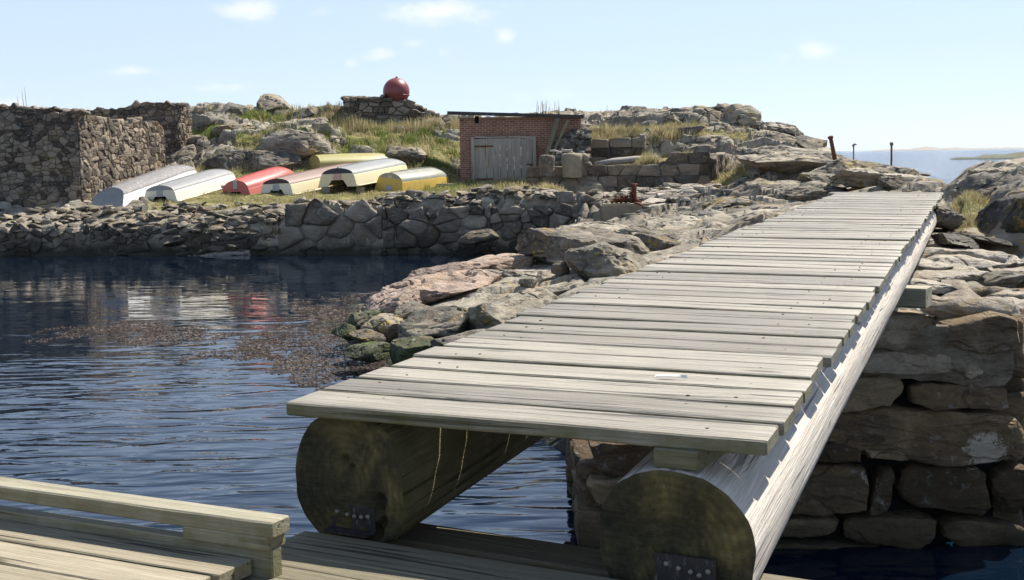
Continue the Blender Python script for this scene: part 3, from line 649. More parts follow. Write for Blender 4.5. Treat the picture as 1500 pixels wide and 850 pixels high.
low = reg(225, 700, 46.6, 55.2, (15, 0.4))*G
blades('grass', low, 30000, 0.10, 0.022, MAT['blade_straw'], 1, 'short dry turf around the upturned boats', 0.7)
hill = G*(1-low)*(Y > 54)*(PXG < 720); gr = sstep(-0.25, 0.1, fbm(np.stack([X.ravel()*0.25+9, Y.ravel()*0.25, X.ravel()*0], 1), 3, 77)).reshape(shape)
blades('grass', hill*gr+low*0.12*(PXG > 600)+reg(630, 680, 52, 57)*G*2, 26000, 0.15, 0.028, MAT['blade_green'], 2, 'green hillside grass between the rocks', 0.5, 2.3)
blades('grass', hill*(1-0.85*gr), 28000, 0.18, 0.026, MAT['blade_straw'], 3, 'straw coloured hillside grass between the rocks', 0.6, 2.3)
blades('grass', reg(495, 680, 60.2, 61.6, (8, 0.2)), 2600, 0.5, 0.022, MAT['blade_straw'], 4, 'tall bleached grass at the foot of the hilltop wall', 0.25, 0.6)
blades('grass', reg(812, 1032, 55.0, 58.0, (5, 0.15))*G, 13000, 0.34, 0.026, MAT['blade_straw'], 5, 'tufted dry grass on top of the upper terrace wall', 0.7, 1.4)
blades('grass', reg(885, 1010, 50.5, 52.3, (5, 0.1))*G+reg(790, 885, 50.6, 51.3, (5, 0.1))*0.4, 7000, 0.28, 0.024, MAT['blade_straw'], 6, 'dry grass along the lower terrace wall top', 0.7, 1.2)
blades('grass', reg(680, 830, 47, 53.5)*G+reg(1036, 1100, 49, 57)*G*1.3, 9000, 0.20, 0.026, MAT['blade_straw'], 7, 'patchy grass by the terrace walls', 0.6)
blades('grass', reg(1398, 1448, 17.5, 19.8, (6, 0.2))*G, 3600, 0.09, 0.007, MAT['blade_straw'], 8, 'dry grass tuft on the ledge right of the bridge', 0.8)
# ------------------------------------------------------------------ footbridge, landing, jetty
BA = math.radians(20.12); b3 = np.array([math.sin(BA), math.cos(BA), 0]); h3 = np.array([b3[1], -b3[0], 0]); OB = np.array([-0.710, 3.940, 2.541])
def B(a, c, z): p = OB+b3*a+h3*c; return np.array([p[0], p[1], z])
def dz_(a): return 2.541+0.0089*a
bridge = thing('footbridge', B(0, 0.75, 2.1), 'weathered plank footbridge on two thick logs from jetty to rocks', 'footbridge')
mb = MB(); rs = np.random.default_rng(3); N = 69; PW = 16.42/N; NAIL = []
for k in range(N):
    q = k/N; aL = 0.02+k*PW; aR = aL-(0.115+0.30*q); gap = 0.030+rs.uniform(-0.005, 0.006)
    z = dz_(aL)-0.042+rs.uniform(-0.002, 0.002); eL = rs.uniform(-0.03, 0.02); eR = rs.uniform(-0.012, 0.018)
    if k in (0,): eL = -0.02; eR = 0.0
    if k >= N-2: eL -= 0.1
    mid = PW/2
    P0 = B(aL+mid, eL, z); P1 = B(aR+mid, 1.5+eR, z+rs.uniform(-0.002, 0.002)); NAIL.append((P0, P1, z))
    board(mb, P0, P1, b3, (0, 0, 1), PW-gap, 0.042, 0.005, 14, 0.006, seed=k, skew=-0.95*(0.115+0.30*q)/1.5)
dk_ = mb.build('deck', MAT['deck'], bridge, smooth=True, sharp=35)
mb = MB()
for P0, P1, z in NAIL:                                              # rusty nail heads over the two logs
    for u in (0.10, 0.17, 0.79, 0.88):
        if rs.random() < 0.2: continue
        c = P0+(P1-P0)*(u+rs.uniform(-.012, .012))+b3*rs.uniform(-.07, .07); c[2] += 0.042+0.0015; r_ = rs.uniform(.004, .0065); t_ = np.linspace(0, 2*math.pi, 9)[:-1]
        V = [c+np.array([r_*math.cos(x), r_*math.sin(x), 0]) for x in t_]; mb.add(V+[v-np.array([0, 0, .006]) for v in V], [tuple(range(8))]+[(i+8, (i+1) % 8+8, (i+1) % 8, i) for i in range(8)])
nh_ = mb.build('nail', MAT['post'], bridge, smooth=False)
bm = bmesh.new(); bm.from_mesh(dk_.data); n0 = len(bm.faces); bm.from_mesh(nh_.data); bm.faces.ensure_lookup_table()
for f in bm.faces[n0:]: f.material_index = 1
bm.to_mesh(dk_.data); bm.free(); dk_.data.materials.append(MAT['post']); bpy.data.objects.remove(nh_)
def log(name_c, ctop, r, flat, seed, mat, endlabel, holes, a0, a1):
    nr, ns = 72, 90; V = []; Gc = []; F = []; rr = np.random.default_rng(seed)
    th = np.linspace(0, 2*math.pi, nr, endpoint=False)
    shp = (1.06 if flat > .5 else 1)+0.035*np.cos(2*th+0.7)+0.025*np.cos(3*th+seed)+-flat*0.035*np.cos(4*th)
    sq = np.linspace(0, 1, ns)**1.35
    for q in sq:
        a = a0+(a1-a0)*q; rad = r*shp*(1-0.12*q)
        rad = rad+r*0.04*fbm(np.stack([np.cos(th)*2.2, np.sin(th)*2.2, th*0+a*0.25], 1), 3, seed+3)+r*0.018*fbm(np.stack([np.cos(th)*6, np.sin(th)*6, th*0+a*0.8], 1), 3, seed)
        zc = dz_(a)-0.042-ctop-r
        for j in range(nr):
            V.append(B(a-math.tan(math.radians(9))*(math.sin(0)+rad[j]*math.sin(th[j])) if q == 0 else a-0.1584*rad[j]*math.sin(th[j])*(1-q), name_c+rad[j]*math.sin(th[j]), zc+rad[j]*math.cos(th[j])))
            Gc.append((a, th[j]*r+seed, r*0.1))
    for k in range(ns-1):
        for j in range(nr): F.append((k*nr+j, k*nr+(j+1) % nr, (k+1)*nr+(j+1) % nr, (k+1)*nr+j))
    F.append(tuple((ns-1)*nr+j for j in range(nr)))
    m = MB(); m.add(V, F, Gc); lo = m.build('log', mat, bridge)
    # sawn end
    ring0 = np.array(V[:nr]); c0 = ring0.mean(0); VV = []; GG = []; FF = []; NR = 26
    for k in range(NR):
        s = 1-k/NR
        for j in range(nr):
            p = c0+(ring0[j]-c0)*s; w = 0
            loc = (ring0[j]-c0)*s; u = loc@h3; v = loc[2]
            for hu, hv, hr, hd in holes: w += hd*math.exp(-((u-hu)**2+(v-hv)**2)/(hr*hr))
            e = 0.012*(1-s)**0.5*0+0.0
            VV.append(p+b3*(w-(0.004 if 0 < k else 0))); GG.append((s*r, u+seed, v))
    VV.append(c0-b3*0.004); GG.append((0, seed, 0))
    for k in range(NR-1):
        for j in range(nr): FF.append((k*nr+(j+1) % nr, k*nr+j, (k+1)*nr+j, (k+1)*nr+(j+1) % nr))
    for j in range(nr): FF.append(((NR-1)*nr+(j+1) % nr, (NR-1)*nr+j, NR*nr))
    VV = np.array(VV); VV = VV+np.outer(fbm(VV*14, 3, seed)*0.004+fbm(VV*3, 2, seed)*0.006, b3)
    m = MB(); m.add(VV, FF, GG); m.build('log_end', MAT['log_end'], lo)
    return lo
log(0.178, 0.004, 0.203, 1.0, 5, MAT['log_green'], '', [(0.115, -0.075, 0.012, 0.05), (0.125, -0.115, 0.012, 0.06), (0.105, -0.15, 0.016, 0.06), (0.095, -0.135, 0.012, 0.04), (0.12, -0.045, 0.014, 0.05), (-0.01, 0.07, 0.012, 0.03), (0.012, 0.05, 0.01, 0.025)], 0.07, 16.4)
log(1.255, 0.052, 0.232, 0.2, 9, MAT['log'], '', [(0.13, 0.09, 0.012, 0.02)], -0.10, 16.2)
mb = MB()
for k, a in enumerate([-0.02, 1.9, 3.9, 5.9, 7.9, 9.9, 11.9, 13.9]):
    a_ = a-0.13
    mb = MB(); board(mb, B(a_+0.20, 1.205, dz_(a)-0.042-0.056), B(a_+0.20-0.02, 1.335, dz_(a)-0.042-0.056), b3, (0, 0, 1), 0.24, 0.054, 0.004, 3, 0.001, seed=200+k)
    mb.build('spacer_block', MAT['landing'], bridge, smooth=True, sharp=35)
# cross beam on the pier top
pr = atz(1360, 449, 2.02); ac = ((pr-OB)@b3, (pr-OB)@h3)
mb = MB(); board(mb, B(ac[0]+0.45, ac[1]-2.3, 2.005), B(ac[0]+0.07, ac[1], 2.005), b3, (0, 0, 1), 0.24, 0.165, 0.006, 6, 0.003, seed=301)
mb.build('cross_beam', MAT['beam'], bridge, smooth=True, sharp=35)
pr = at(1346, 352, 15.8)
mb = MB(); board(mb, pr+np.array([-0.09, 0, -0.32]), pr+np.array([0.03, 0.1, 0.12]), h3, (0, -1, 0), 0.16, 0.05, 0.004, 3, 0.002, seed=302)
mb.build('prop_board', MAT['grey_wood'], bridge, smooth=True, sharp=35)

# ---- angle brackets with bolts (steel angles screwed to log end and landing)
SK = math.radians(8.5); hs = h3*math.cos(SK)-b3*math.sin(SK); bs = b3*math.cos(SK)+h3*math.sin(SK)
ZL = 2.135
def bracket(px, py, w, seed, bolts):
    P = atz(px, py, ZL+0.004)
    m = MB(); obox(m, P-hs*w/2-bs*0.055, hs*w, bs*0.055, np.array([0, 0, 0.006])); obox(m, P-hs*w/2-bs*0.004, hs*w, bs*0.006, np.array([0, 0, 0.082]))
    br = m.build('angle_bracket', MAT['iron'], bridge, smooth=False)
    for u, v in bolts:
        m = MB(); c = P+hs*u*w-bs*0.004+np.array([0, 0, v]); tube(m, [c, c-bs*0.005, c-bs*0.009], [0.0075, 0.0075, 0.004], 8); m.build('bolt', MAT['bolt'], br)
bracket(519, 777, 0.165, 1, [(-0.36, 0.055), (-0.12, 0.05), (0.04, 0.047), (0.2, 0.048), (0.35, 0.052)])
bracket(1004, 858, 0.175, 2, [(-0.3, 0.055), (-0.1, 0.047), (0.1, 0.042), (0.24, 0.036), (0.38, 0.05)])

# ---- landing: boards in the bridge's shade and the beam behind them
land_ = thing('landing_stage', B(-0.3, 0.6, 2.0), 'shaded grey boards at the near end of the footbridge', 'landing stage')
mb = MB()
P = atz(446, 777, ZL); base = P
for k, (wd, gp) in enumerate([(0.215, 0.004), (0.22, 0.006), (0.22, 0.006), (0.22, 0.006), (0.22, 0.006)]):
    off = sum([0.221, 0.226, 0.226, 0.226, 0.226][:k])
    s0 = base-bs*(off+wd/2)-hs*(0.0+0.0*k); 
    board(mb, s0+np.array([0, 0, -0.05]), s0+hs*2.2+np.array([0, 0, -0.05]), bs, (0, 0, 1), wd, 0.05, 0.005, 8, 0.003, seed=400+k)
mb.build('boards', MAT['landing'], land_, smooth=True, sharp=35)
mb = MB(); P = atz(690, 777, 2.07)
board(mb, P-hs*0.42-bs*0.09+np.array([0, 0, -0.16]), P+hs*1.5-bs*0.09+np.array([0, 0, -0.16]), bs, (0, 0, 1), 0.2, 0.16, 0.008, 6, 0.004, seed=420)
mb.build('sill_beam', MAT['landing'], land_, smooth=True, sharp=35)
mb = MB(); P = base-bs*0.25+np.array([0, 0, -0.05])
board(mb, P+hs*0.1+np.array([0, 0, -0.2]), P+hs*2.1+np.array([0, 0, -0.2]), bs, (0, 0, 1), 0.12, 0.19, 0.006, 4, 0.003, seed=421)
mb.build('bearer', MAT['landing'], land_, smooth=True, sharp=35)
# piles that carry landing and jetty
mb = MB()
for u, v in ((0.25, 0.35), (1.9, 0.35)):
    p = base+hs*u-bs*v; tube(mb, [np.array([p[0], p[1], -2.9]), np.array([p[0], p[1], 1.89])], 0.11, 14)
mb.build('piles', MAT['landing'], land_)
# ---- jetty
ZJ = 2.187; SJ = math.radians(6.3); hj = h3*math.cos(SJ)-b3*math.sin(SJ); bj = b3*math.cos(SJ)+h3*math.sin(SJ)
jet = thing('jetty', B(-0.5, -1.5, 2.0), 'sunlit plank jetty with raised edge rail beside the bridge', 'jetty')
def jb(x, y, z): return atz(x, y, z)
mb = MB()
e1 = jb(370, 819, ZJ); ends = [0.0, -0.015, -0.03, -0.02, 0.0, -0.03]
off = 0
for k in range(6):
    wd = 0.148; s0 = e1-bj*(off+wd/2)+hj*(ends[k])
    board(mb, s0-hj*3.6+np.array([0, 0, -0.045]), s0+np.array([0, 0, -0.045]), bj, (0, 0, 1), wd, 0.045, 0.004, 16, 0.004, seed=500+k); off += wd+0.011
mb.build('deck', MAT['jetty'], jet, smooth=True, sharp=35)
# upright edge plank, its top a little above the deck
mb = MB(); u0 = e1+bj*0.012+bj*0.024+hj*0.06
board(mb, u0-hj*3.8+np.array([0, 0, -0.10]), u0+np.array([0, 0, -0.10]), bj, (0, 0, 1), 0.048, 0.1265, 0.004, 16, 0.003, seed=520)
mb.build('edge_plank', MAT['rail'], jet, smooth=True, sharp=35)
# rail on a spacer block
kt = jb(397, 766.5, 2.299); mb = MB(); kc = kt+bj*0.045-np.array([0, 0, 0.046])
board(mb, kc-hj*3.9, kc, bj, (0, 0, 1), 0.09, 0.046, 0.005, 18, 0.004, seed=530)
mb.build('rail', MAT['rail'], jet, smooth=True, sharp=35)
mb = MB(); bc = kc-np.array([0, 0, 0.040])
board(mb, bc-hj*0.32, bc-hj*0.015, bj, (0, 0, 1), 0.085, 0.0395, 0.004, 4, 0.002, seed=531)
mb.build('rail_block', MAT['rail'], jet, smooth=True, sharp=35); mb = MB()
board(mb, bc-hj*3.0, bc-hj*2.7, bj, (0, 0, 1), 0.085, 0.0395, 0.004, 4, 0.002, seed=532)
mb.build('rail_block', MAT['rail'], jet, smooth=True, sharp=35)
mb = MB(); p = e1-bj*0.35-hj*0.15+np.array([0, 0, -0.27])
board(mb, p-hj*3.4, p, bj, (0, 0, 1), 0.14, 0.22, 0.006, 4, 0.002, seed=540)
mb.build('bearer', MAT['landing'], jet, smooth=True, sharp=35)
mb = MB()
for u in (0.35, 3.0):
    p = e1-bj*0.35-hj*u; tube(mb, [np.array([p[0], p[1], -2.9]), np.array([p[0], p[1], 1.9])], 0.11, 14)
mb.build('piles', MAT['landing'], jet)
# a gull feather on the deck
P = atz(980, 553, dz_(0.9)+0.006); mb = MB()
V = []; F = []
for k in range(9):
    t = k/8; w = 0.009*math.sin(math.pi*min(t*1.1+0.05, 1))+0.001; c = P+hs*(0.11*t-0.05)+bs*(0.012*math.sin(2*t))
    V += [c-bs*w+np.array([0, 0, 0.004*math.sin(3*t)]), c+bs*w+np.array([0, 0, 0.006+0.004*t])]
for k in range(8): F.append((2*k, 2*k+2, 2*k+3, 2*k+1))
mb.add(V, F); mb.add(np.array(V)-[0, 0, 0.002], [f[::-1] for f in F])
o = mb.build('feather', MAT['white']); tag(o, 'small white feather lying on the bridge planks', 'feather')

# ------------------------------------------------------------------ stone pier on the right
YP0 = 10.5
pier = thing('stone_pier', (2.6, 10.8, 0), 'big block stone pier under the right side of the footbridge', 'stone pier')
def pp(x, y):
    p = at(x, y, YP0); return (p[0], p[2])
PST = [
 [(1245, 470), (1290, 461), (1375, 462), (1366, 505), (1300, 511), (1235, 500)],
 [(1370, 480), (1482, 453), (1488, 508), (1440, 522), (1376, 500)],
 [(1230, 513), (1330, 517), (1390, 520), (1403, 545), (1330, 551), (1225, 541)],
 [(1405, 533), (1425, 527), (1440, 547), (1412, 557)],
 [(1180, 552), (1320, 552), (1326, 572), (1300, 599), (1180, 602)],
 [(1331, 563), (1475, 562), (1480, 601), (1338, 598)],
 [(1120, 600), (1350, 597), (1484, 608), (1500, 632), (1492, 662), (1400, 681), (1300, 668), (1120, 646)],
 [(1100, 651), (1258, 651), (1264, 677), (1100, 680)],
 [(1264, 654), (1380, 667), (1396, 680), (1270, 671)],
 [(1100, 683), (1268, 679), (1273, 716), (1262, 752), (1100, 755)],
 [(1288, 690), (1312, 684), (1302, 742), (1262, 757)],
 [(1325, 682), (1445, 678), (1451, 755), (1345, 743), (1314, 724)],
 [(1452, 692), (1490, 678), (1506, 685), (1503, 752), (1458, 753)],
 [(1100, 757), (1228, 757), (1224, 781), (1100, 788)],
 [(1232, 764), (1262, 758), (1370, 750), (1368, 790), (1340, 803), (1238, 791)],
 [(1378, 758), (1440, 761), (1510, 770), (1510, 812), (1380, 796)],
 [(1080, 792), (1340, 803), (1336, 828), (1080, 836)],
 [(1344, 808), (1510, 818), (1510, 866), (1346, 862)],
 [(1080, 838), (1340, 832), (1342, 870), (1080, 880)],
 [(864, 648), (950, 646), (975, 672), (912, 702), (880, 690), (866, 668)],
 [(860, 700), (905, 700), (975, 690), (975, 752), (872, 747)],
 [(843, 745), (870, 750), (975, 755), (975, 812), (846, 812)],
 [(980, 655), (1095, 650), (1095, 700), (980, 712)], [(980, 716), (1095, 704), (1095, 770), (980, 775)], [(980, 780), (1078, 776), (1076, 838), (980, 840)],
 [(960, 600), (1110, 590), (1110, 648), (956, 644)], [(1116, 548), (1176, 550), (1172, 598), (1116, 596)], [(1150, 500), (1226, 500), (1220, 545), (1140, 545)],
]
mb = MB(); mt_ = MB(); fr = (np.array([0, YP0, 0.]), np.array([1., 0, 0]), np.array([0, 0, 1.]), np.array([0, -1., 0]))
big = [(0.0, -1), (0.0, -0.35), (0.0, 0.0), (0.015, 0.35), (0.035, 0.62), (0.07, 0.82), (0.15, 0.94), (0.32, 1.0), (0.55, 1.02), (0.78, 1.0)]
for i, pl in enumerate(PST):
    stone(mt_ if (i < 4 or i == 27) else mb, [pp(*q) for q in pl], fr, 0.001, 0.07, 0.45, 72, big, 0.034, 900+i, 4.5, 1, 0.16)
# the right flank, running back to the cliff
frr_o = np.array([4.16, 10.52, 0.]); frr_u = np.array([0.42, 0.91, 0]); frr_u /= np.linalg.norm(frr_u)
for i, cl in enumerate(cells(lattice(4.2, 2.1, 0.75, 0.34, 0.3, 5), 1.6, (0.04, -0.3, 4.2, 2.3))):
    if len(cl) < 3: continue
    c = np.mean(cl, axis=0)
    if 0 < c[0] < 4.2 and -0.2 < c[1] < 1.8: stone(mb, cl, (frr_o, frr_u, np.array([0, 0, 1.]), np.array([frr_u[1], -frr_u[0], 0])), 0.012, 0.09, 0.45, 36, big, 0.02, 1300+i, 3.5, 2)
# left flank
fl_o = np.array([0.62, 12.6, 0]); fl_u = np.array([0.0, -1., 0])
for i, cl in enumerate(cells(lattice(2.0, 1.5, 0.6, 0.32, 0.3, 6), 1.6, (0, -0.3, 1.95, 1.4))):
    if len(cl) < 3: continue
    c = np.mean(cl, axis=0)
    if 0 < c[0] < 2 and -0.2 < c[1] < 0.75: stone(mb, cl, (fl_o, fl_u, np.array([0, 0, 1.]), np.array([-1., 0, 0])), 0.012, 0.09, 0.3, 30, big, 0.02, 1400+i, 3.5, 2)
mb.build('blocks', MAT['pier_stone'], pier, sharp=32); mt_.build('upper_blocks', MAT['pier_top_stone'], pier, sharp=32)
mb = MB(); box(mb, (0.75, 10.62, -0.8), (2.2, 12.4, 0.75)); box(mb, (2.2, 10.63, -0.8), (4.05, 12.5, 1.86)); mb.build('core', MAT['black'], pier, smooth=False)
mb = MB()   # mortar smeared between the upper courses
stone(mb, [pp(*q) for q in [(1300, 500), (1372, 470), (1490, 500), (1486, 566), (1430, 570), (1400, 562), (1330, 556), (1250, 548), (1262, 508)]], fr, 0.002, 0.03, 0.06, 110, big, 0.03, 77, 7, 1, 0.02)
mb.build('mortar', MAT['mortar'], pier)
mb = MB(); p = at(1394, 801, 10.33); 
rr_ = np.random.default_rng(3); q0 = p+np.array([-.03, .03, .02]); tube(mb, [q0+np.array([.008*k, rr_.normal()*.008, .012*math.sin(1.3*k)+rr_.normal()*.006]) for k in range(8)], .006, 6); tube(mb, [q0+np.array([.03+.004*k, -.005, .01-.012*k]) for k in range(4)], .006, 6)
o = mb.build('rope_scrap', MAT['rope']); tag(o, 'scrap of turquoise rope caught low between the pier stones', 'rope')
# slabs on the pier top
mb = MB()
TS = [(1300, 470, 11.0, .55, .30, .11), (1420, 462, 10.95, .5, .3, .12), (1395, 440, 11.7, .42, .3, .09), (1460, 440, 11.6, .4, .35, .1), (1440, 418, 12.5, .5, .3, .09), (1350, 425, 12.4, .35, .3, .09), (1380, 405, 13.2, .5, .28, .09),
      (1450, 398, 13.4, .5, .4, .1), (1350, 398, 14.0, .4, .3, .1), (1400, 388, 14.4, .65, .28, .09), (1345, 378, 15.0, .4, .3, .12), (1470, 385, 14.6, .4, .5, .08), (1420, 372, 15.6, .7, .4, .1), (1355, 360, 16.4, .45, .35, .13), (1450, 372, 15.6, .5, .35, .1), (1400, 357, 17.0, .6, .35, .1), (1340, 412, 13.0, .25, .25, .1), (1478, 420, 12.4, .3, .3, .09)]
for i, (px, py, D, sx, sy, sz) in enumerate(TS):
    p = at(px, py, D); z = max(ground(p[0], p[1]), 1.84)+sz*0.1 if D > 11.3 else 1.93
    rock(mb, (p[0], p[1], z), (sx, sy, sz), 40+i, 4, 12, 0.05, rot=rng.uniform(-0.5, 0.2), tilt=(rng.uniform(-.1, .1), rng.uniform(-.08, .08)), depth=(0.5, 0.85), strata=0.02)
mb.build('top_slabs', MAT['slab_rock'], pier)
# ------------------------------------------------------------------ quay wall across the harbour
quay = thing('quay_wall', (-9, 45, 0), 'long dry stone quay wall at the harbour edge below the upturned boats', 'quay wall')
def wpt(px, D, z=-0.5): p = at(px, 300, D); return np.array([p[0], D, z])
def topz(px): return np.interp(px, [-300, 0, 150, 290, 330, 385, 405, 430, 560, 700, 880], [0.95, 0.98, 1.0, 0.95, 0.6, 0.75, 1.3, 1.45, 1.5, 1.55, 1.5])
mb = MB()
SEG = [(-260, 46.0, -60, 46.0, .42, .19, .04), (-60, 46.0, 130, 45.75, .42, .18, .04), (130, 45.75, 260, 45.35, .42, .18, .05), (260, 45.35, 405, 44.85, .42, .2, .06),
       (405, 44.75, 560, 44.25, .85, .62, .12), (560, 44.25, 720, 43.7, .62, .46, .11), (720, 43.7, 885, 42.2, .52, .38, .1)]
for i, (a, da, b, db, sx, sy, bu) in enumerate(SEG):
    A = wpt(a, da); E_ = wpt(b, db)
    masonry(mb, A, E_, lambda u, a=a, b=b: topz(a+(b-a)*u)+0.5, sx=sx, sy=sy, jit=0.42, N=None, seed=20+i, back=0.4, bulge=bu, gap=0.010 if sx > .5 else 0.007, nper=18, aniso=1.3, jit3=0.03, inset=0.1, tiltamp=0.22, round_=0)
mb.build('stones', MAT['quay_stone'], quay)
# loose flat stones along its top
mb = MB(); rs = np.random.default_rng(12)
for i in range(560):
    px = rs.uniform(-80, 900)
    if 400 < px < 560 and rs.random() < 0.7: continue
    w = np.interp(px, [0, 200, 380, 420, 560, 880], [1.7, 1.9, 2.2, 0.8, 1.0, 2.0])
    Dw = np.interp(px, [-260, 130, 260, 405, 560, 720, 885], [46.0, 45.75, 45.35, 44.85, 44.25, 43.7, 42.2])
    D = Dw+0.1+w*rs.uniform(0, 1)**1.3
    p = at(px, 300, D); z = max(float(ground(p[0], D)), float(topz(px))-0.12 if D < Dw+0.6 else 0)
    s = rs.uniform(0.10, 0.27)
    rock(mb, (p[0], D, z+0.04), (s*rs.uniform(.9, 1.5), s*rs.uniform(.7, 1.2), s*rs.uniform(.22, .6)), i, 2, 8, 0.05, rot=rs.uniform(0, 6), tilt=(rs.normal()*0.22, rs.normal()*0.22), depth=(0.5, 0.8))
mb.build('coping_stones', MAT['quay_stone'], quay, sharp=30)
# rubble slope at the harbour corner
mb = MB()
for i in range(150):
    px = rs.uniform(250, 410); D = 45.4-rs.uniform(0, 0.7)+rs.uniform(0, 1.2)
    p = at(px, 300, D); z = rs.uniform(-0.1, 0.75) if D < 45.3 else float(ground(p[0], D))
    s = rs.uniform(0.14, 0.34)
    rock(mb, (p[0], D, z), (s*1.4, s, s*.42), 600+i, 2, 8, 0.05, rot=rs.uniform(0, 6), tilt=(rs.normal()*0.2, rs.normal()*0.2), depth=(0.5, 0.8))
mb.build('fallen_stones', MAT['quay_stone'], quay, sharp=30)

# ------------------------------------------------------------------ ruined stone house
ruin = thing('stone_ruin', (-17, 50, 1.6), 'roofless ruined house of rough field stone beside the boats', 'ruin')
def gz(px, y, D): p = at(px, y, D); return p
cB = at(119, 306, 49.0); lB = at(-90, 306, 49.0); lB[2] = cB[2] = 1.55
cTop = zat(118, 164, 49); lTop = zat(0, 157, 49)
rs = np.random.default_rng(4); jag = rs.uniform(-0.12, 0.1, 60)
mb = MB(); masonry(mb, lB, cB, lambda u: lTop-1.55+(cTop-lTop)*max(0, u-0.43)/0.57+jag[int(u*25)]*0.7, sx=0.30, sy=0.19, jit=0.34, seed=51, back=0.25, bulge=0.035, gap=0.006, nper=12, jit3=0.012, inset=0.06)
mb.build('front_wall', MAT['ruin_stone'], ruin)
fB = at(243, 262, 57.0); fB[2] = 1.55; hc = zat(118, 164, 49)-1.55; hm = zat(160, 177, 51.5)-1.55; hf = zat(238, 180, 56.7)-1.55
mb = MB(); masonry(mb, cB+np.array([0.02, 0.02, 0]), fB, lambda u: np.interp(u, [0, 0.18, 0.3, 0.93, 1], [hc, hc-0.1, hm, hf, hf-0.4])+jag[int(u*25)+20]*0.35, sx=0.36, sy=0.25, jit=0.40, seed=52, back=0.25, bulge=0.04, gap=0.008, nper=13, aniso=1.1, jit3=0.014, inset=0.05, N=None)
mb.build('side_wall', MAT['ruin_stone'], ruin)
a_ = at(128, 250, 57.8); a_[2] = 2.0; c_ = at(196, 250, 57.8); c_[2] = 2.0; d_ = at(264, 250, 57.8); d_[2] = 2.0
hb = zat(150, 159, 57.8)-2.0; hp = zat(230, 152.5, 57.8)-2.0
mb = MB(); masonry(mb, a_, d_, lambda u: (hb if u < 0.5 else hp)+jag[int(u*25)+5]*0.5, sx=0.36, sy=0.2, jit=0.3, seed=53, back=0.25, bulge=0.06, gap=0.006, nper=12, jit3=0.014)
e_ = at(282, 250, 59.2); e_[2] = 2.0
masonry(mb, d_, e_, lambda u: hp-0.15*u+jag[int(u*25)]*0.4-0.25*u, sx=0.32, sy=0.24, jit=0.3, seed=54, back=0.25, bulge=0.07, gap=0.014, nper=12, jit3=0.02)
for i in range(16):
    p = at(200+i*4.6, 152, 58); rock(mb, (p[0], p[1]+rs.uniform(0, .5), p[2]-0.05), (0.26, 0.24, 0.12), 80+i, 2, 7, 0.05, rot=rs.uniform(0, 6))
mb.build('gable_wall', MAT['ruin_stone'], ruin, sharp=40)
mb = MB()
for i in range(40):
    px = -60+i*4.6; p = at(px, 160, 49.15); zt = lTop+(cTop-lTop)*max(0, (px)/119)
    rock(mb, (p[0], 49.12+rs.uniform(0, .35), zt-0.05+rs.uniform(-.06, .06)), (0.2*rs.uniform(.8, 1.4), 0.2, 0.10), 120+i, 2, 7, 0.05, rot=rs.uniform(0, 6))
mb.build('wall_top', MAT['ruin_stone'], ruin, sharp=40)

# ------------------------------------------------------------------ brick shed
DS = 54.0
S0 = at(675, 275, DS); S1 = at(852, 275, DS); zb = 1.9; zt0 = zat(675, 168, DS); zt1 = zat(852, 171, DS)
shed = thing('brick_shed', (S0[0]+2, DS+1.5, zb), 'low red brick shed with grey plank door and flat dark roof', 'shed')
d0 = at(693, 272, DS)[0]; d1 = at(784, 272, DS)[0]; dzt = zat(740, 202, DS)
x0, x1 = S0[0], S1[0]
def wallbox(mb, xa, xb, za, zb_, ya, yb, seed=0):
    V = [(xa, ya, za), (xb, ya, za), (xb, yb, za), (xa, yb, za), (xa, ya, zb_), (xb, ya, zb_), (xb, yb, zb_), (xa, yb, zb_)]
    for f, m in (((0, 1, 5, 4), 'x'), ((1, 2, 6, 5), 'y'), ((2, 3, 7, 6), 'x'), ((3, 0, 4, 7), 'y'), ((4, 5, 6, 7), 'x'), ((0, 3, 2, 1), 'x')):
        P = [V[i] for i in f]; mb.add(P, [(0, 1, 2, 3)], [((p[0] if m == 'x' else p[1])+20, p[2], 0) for p in P])
mb = MB()
wallbox(mb, x0, d0, zb-.4, zt1, DS, DS+3.0); wallbox(mb, d1, x1, zb-.4, zt1, DS, DS+3.0); wallbox(mb, d0, d1, dzt, zt1, DS, DS+3.0)
mb.build('wall', MAT['brick'], shed, smooth=False)
mb = MB(); rs = np.random.default_rng(8)
n = 9; wd = (d1-d0)/n
for k in range(n):
    xc = d0+wd*(k+0.5); zz = dzt-0.02-(0.0 if 0 < k < n-1 else 0.02)
    board(mb, (xc, DS-0.06+rs.uniform(-.008, .008), zb-0.1+rs.uniform(0, .08)), (xc, DS-0.06+rs.uniform(-.008, .008), zz-rs.uniform(0, .03)), (1, 0, 0), (0, -1, 0), wd-0.012, 0.035, 0.004, 4, 0.003, seed=700+k)
dr = mb.build('door', MAT['grey_wood'], shed, smooth=True, sharp=35)
mb = MB()
for xc in (d0+0.02, d1-0.02):
    board(mb, (xc, DS-0.10, zb-0.1), (xc, DS-0.10, dzt+0.04), (1, 0, 0), (0, -1, 0), 0.14, 0.04, 0.004, 4, 0.003, seed=720)
board(mb, (d0+0.1, DS-0.10, dzt+0.035), (d1-0.1, DS-0.10, dzt+0.005), (0, 0, 1), (0, -1, 0), 0.07, 0.03, 0.004, 4, 0.003, seed=722)
mb.build('frame', MAT['grey_wood'], dr, smooth=True, sharp=35)
for zz in (dzt-0.35, zb+0.45):
    mb = MB(); box(mb, (d0+0.03, DS-0.115, zz-.03), (d0+0.85, DS-0.098, zz+.03)); mb.build('hinge', MAT['rust'], dr, smooth=False)
mb = MB(); box(mb, (d1-0.35, DS-0.12, zb+1.0), (d1-0.1, DS-0.098, zb+1.06)); mb.build('latch', MAT['rust'], dr, smooth=False)
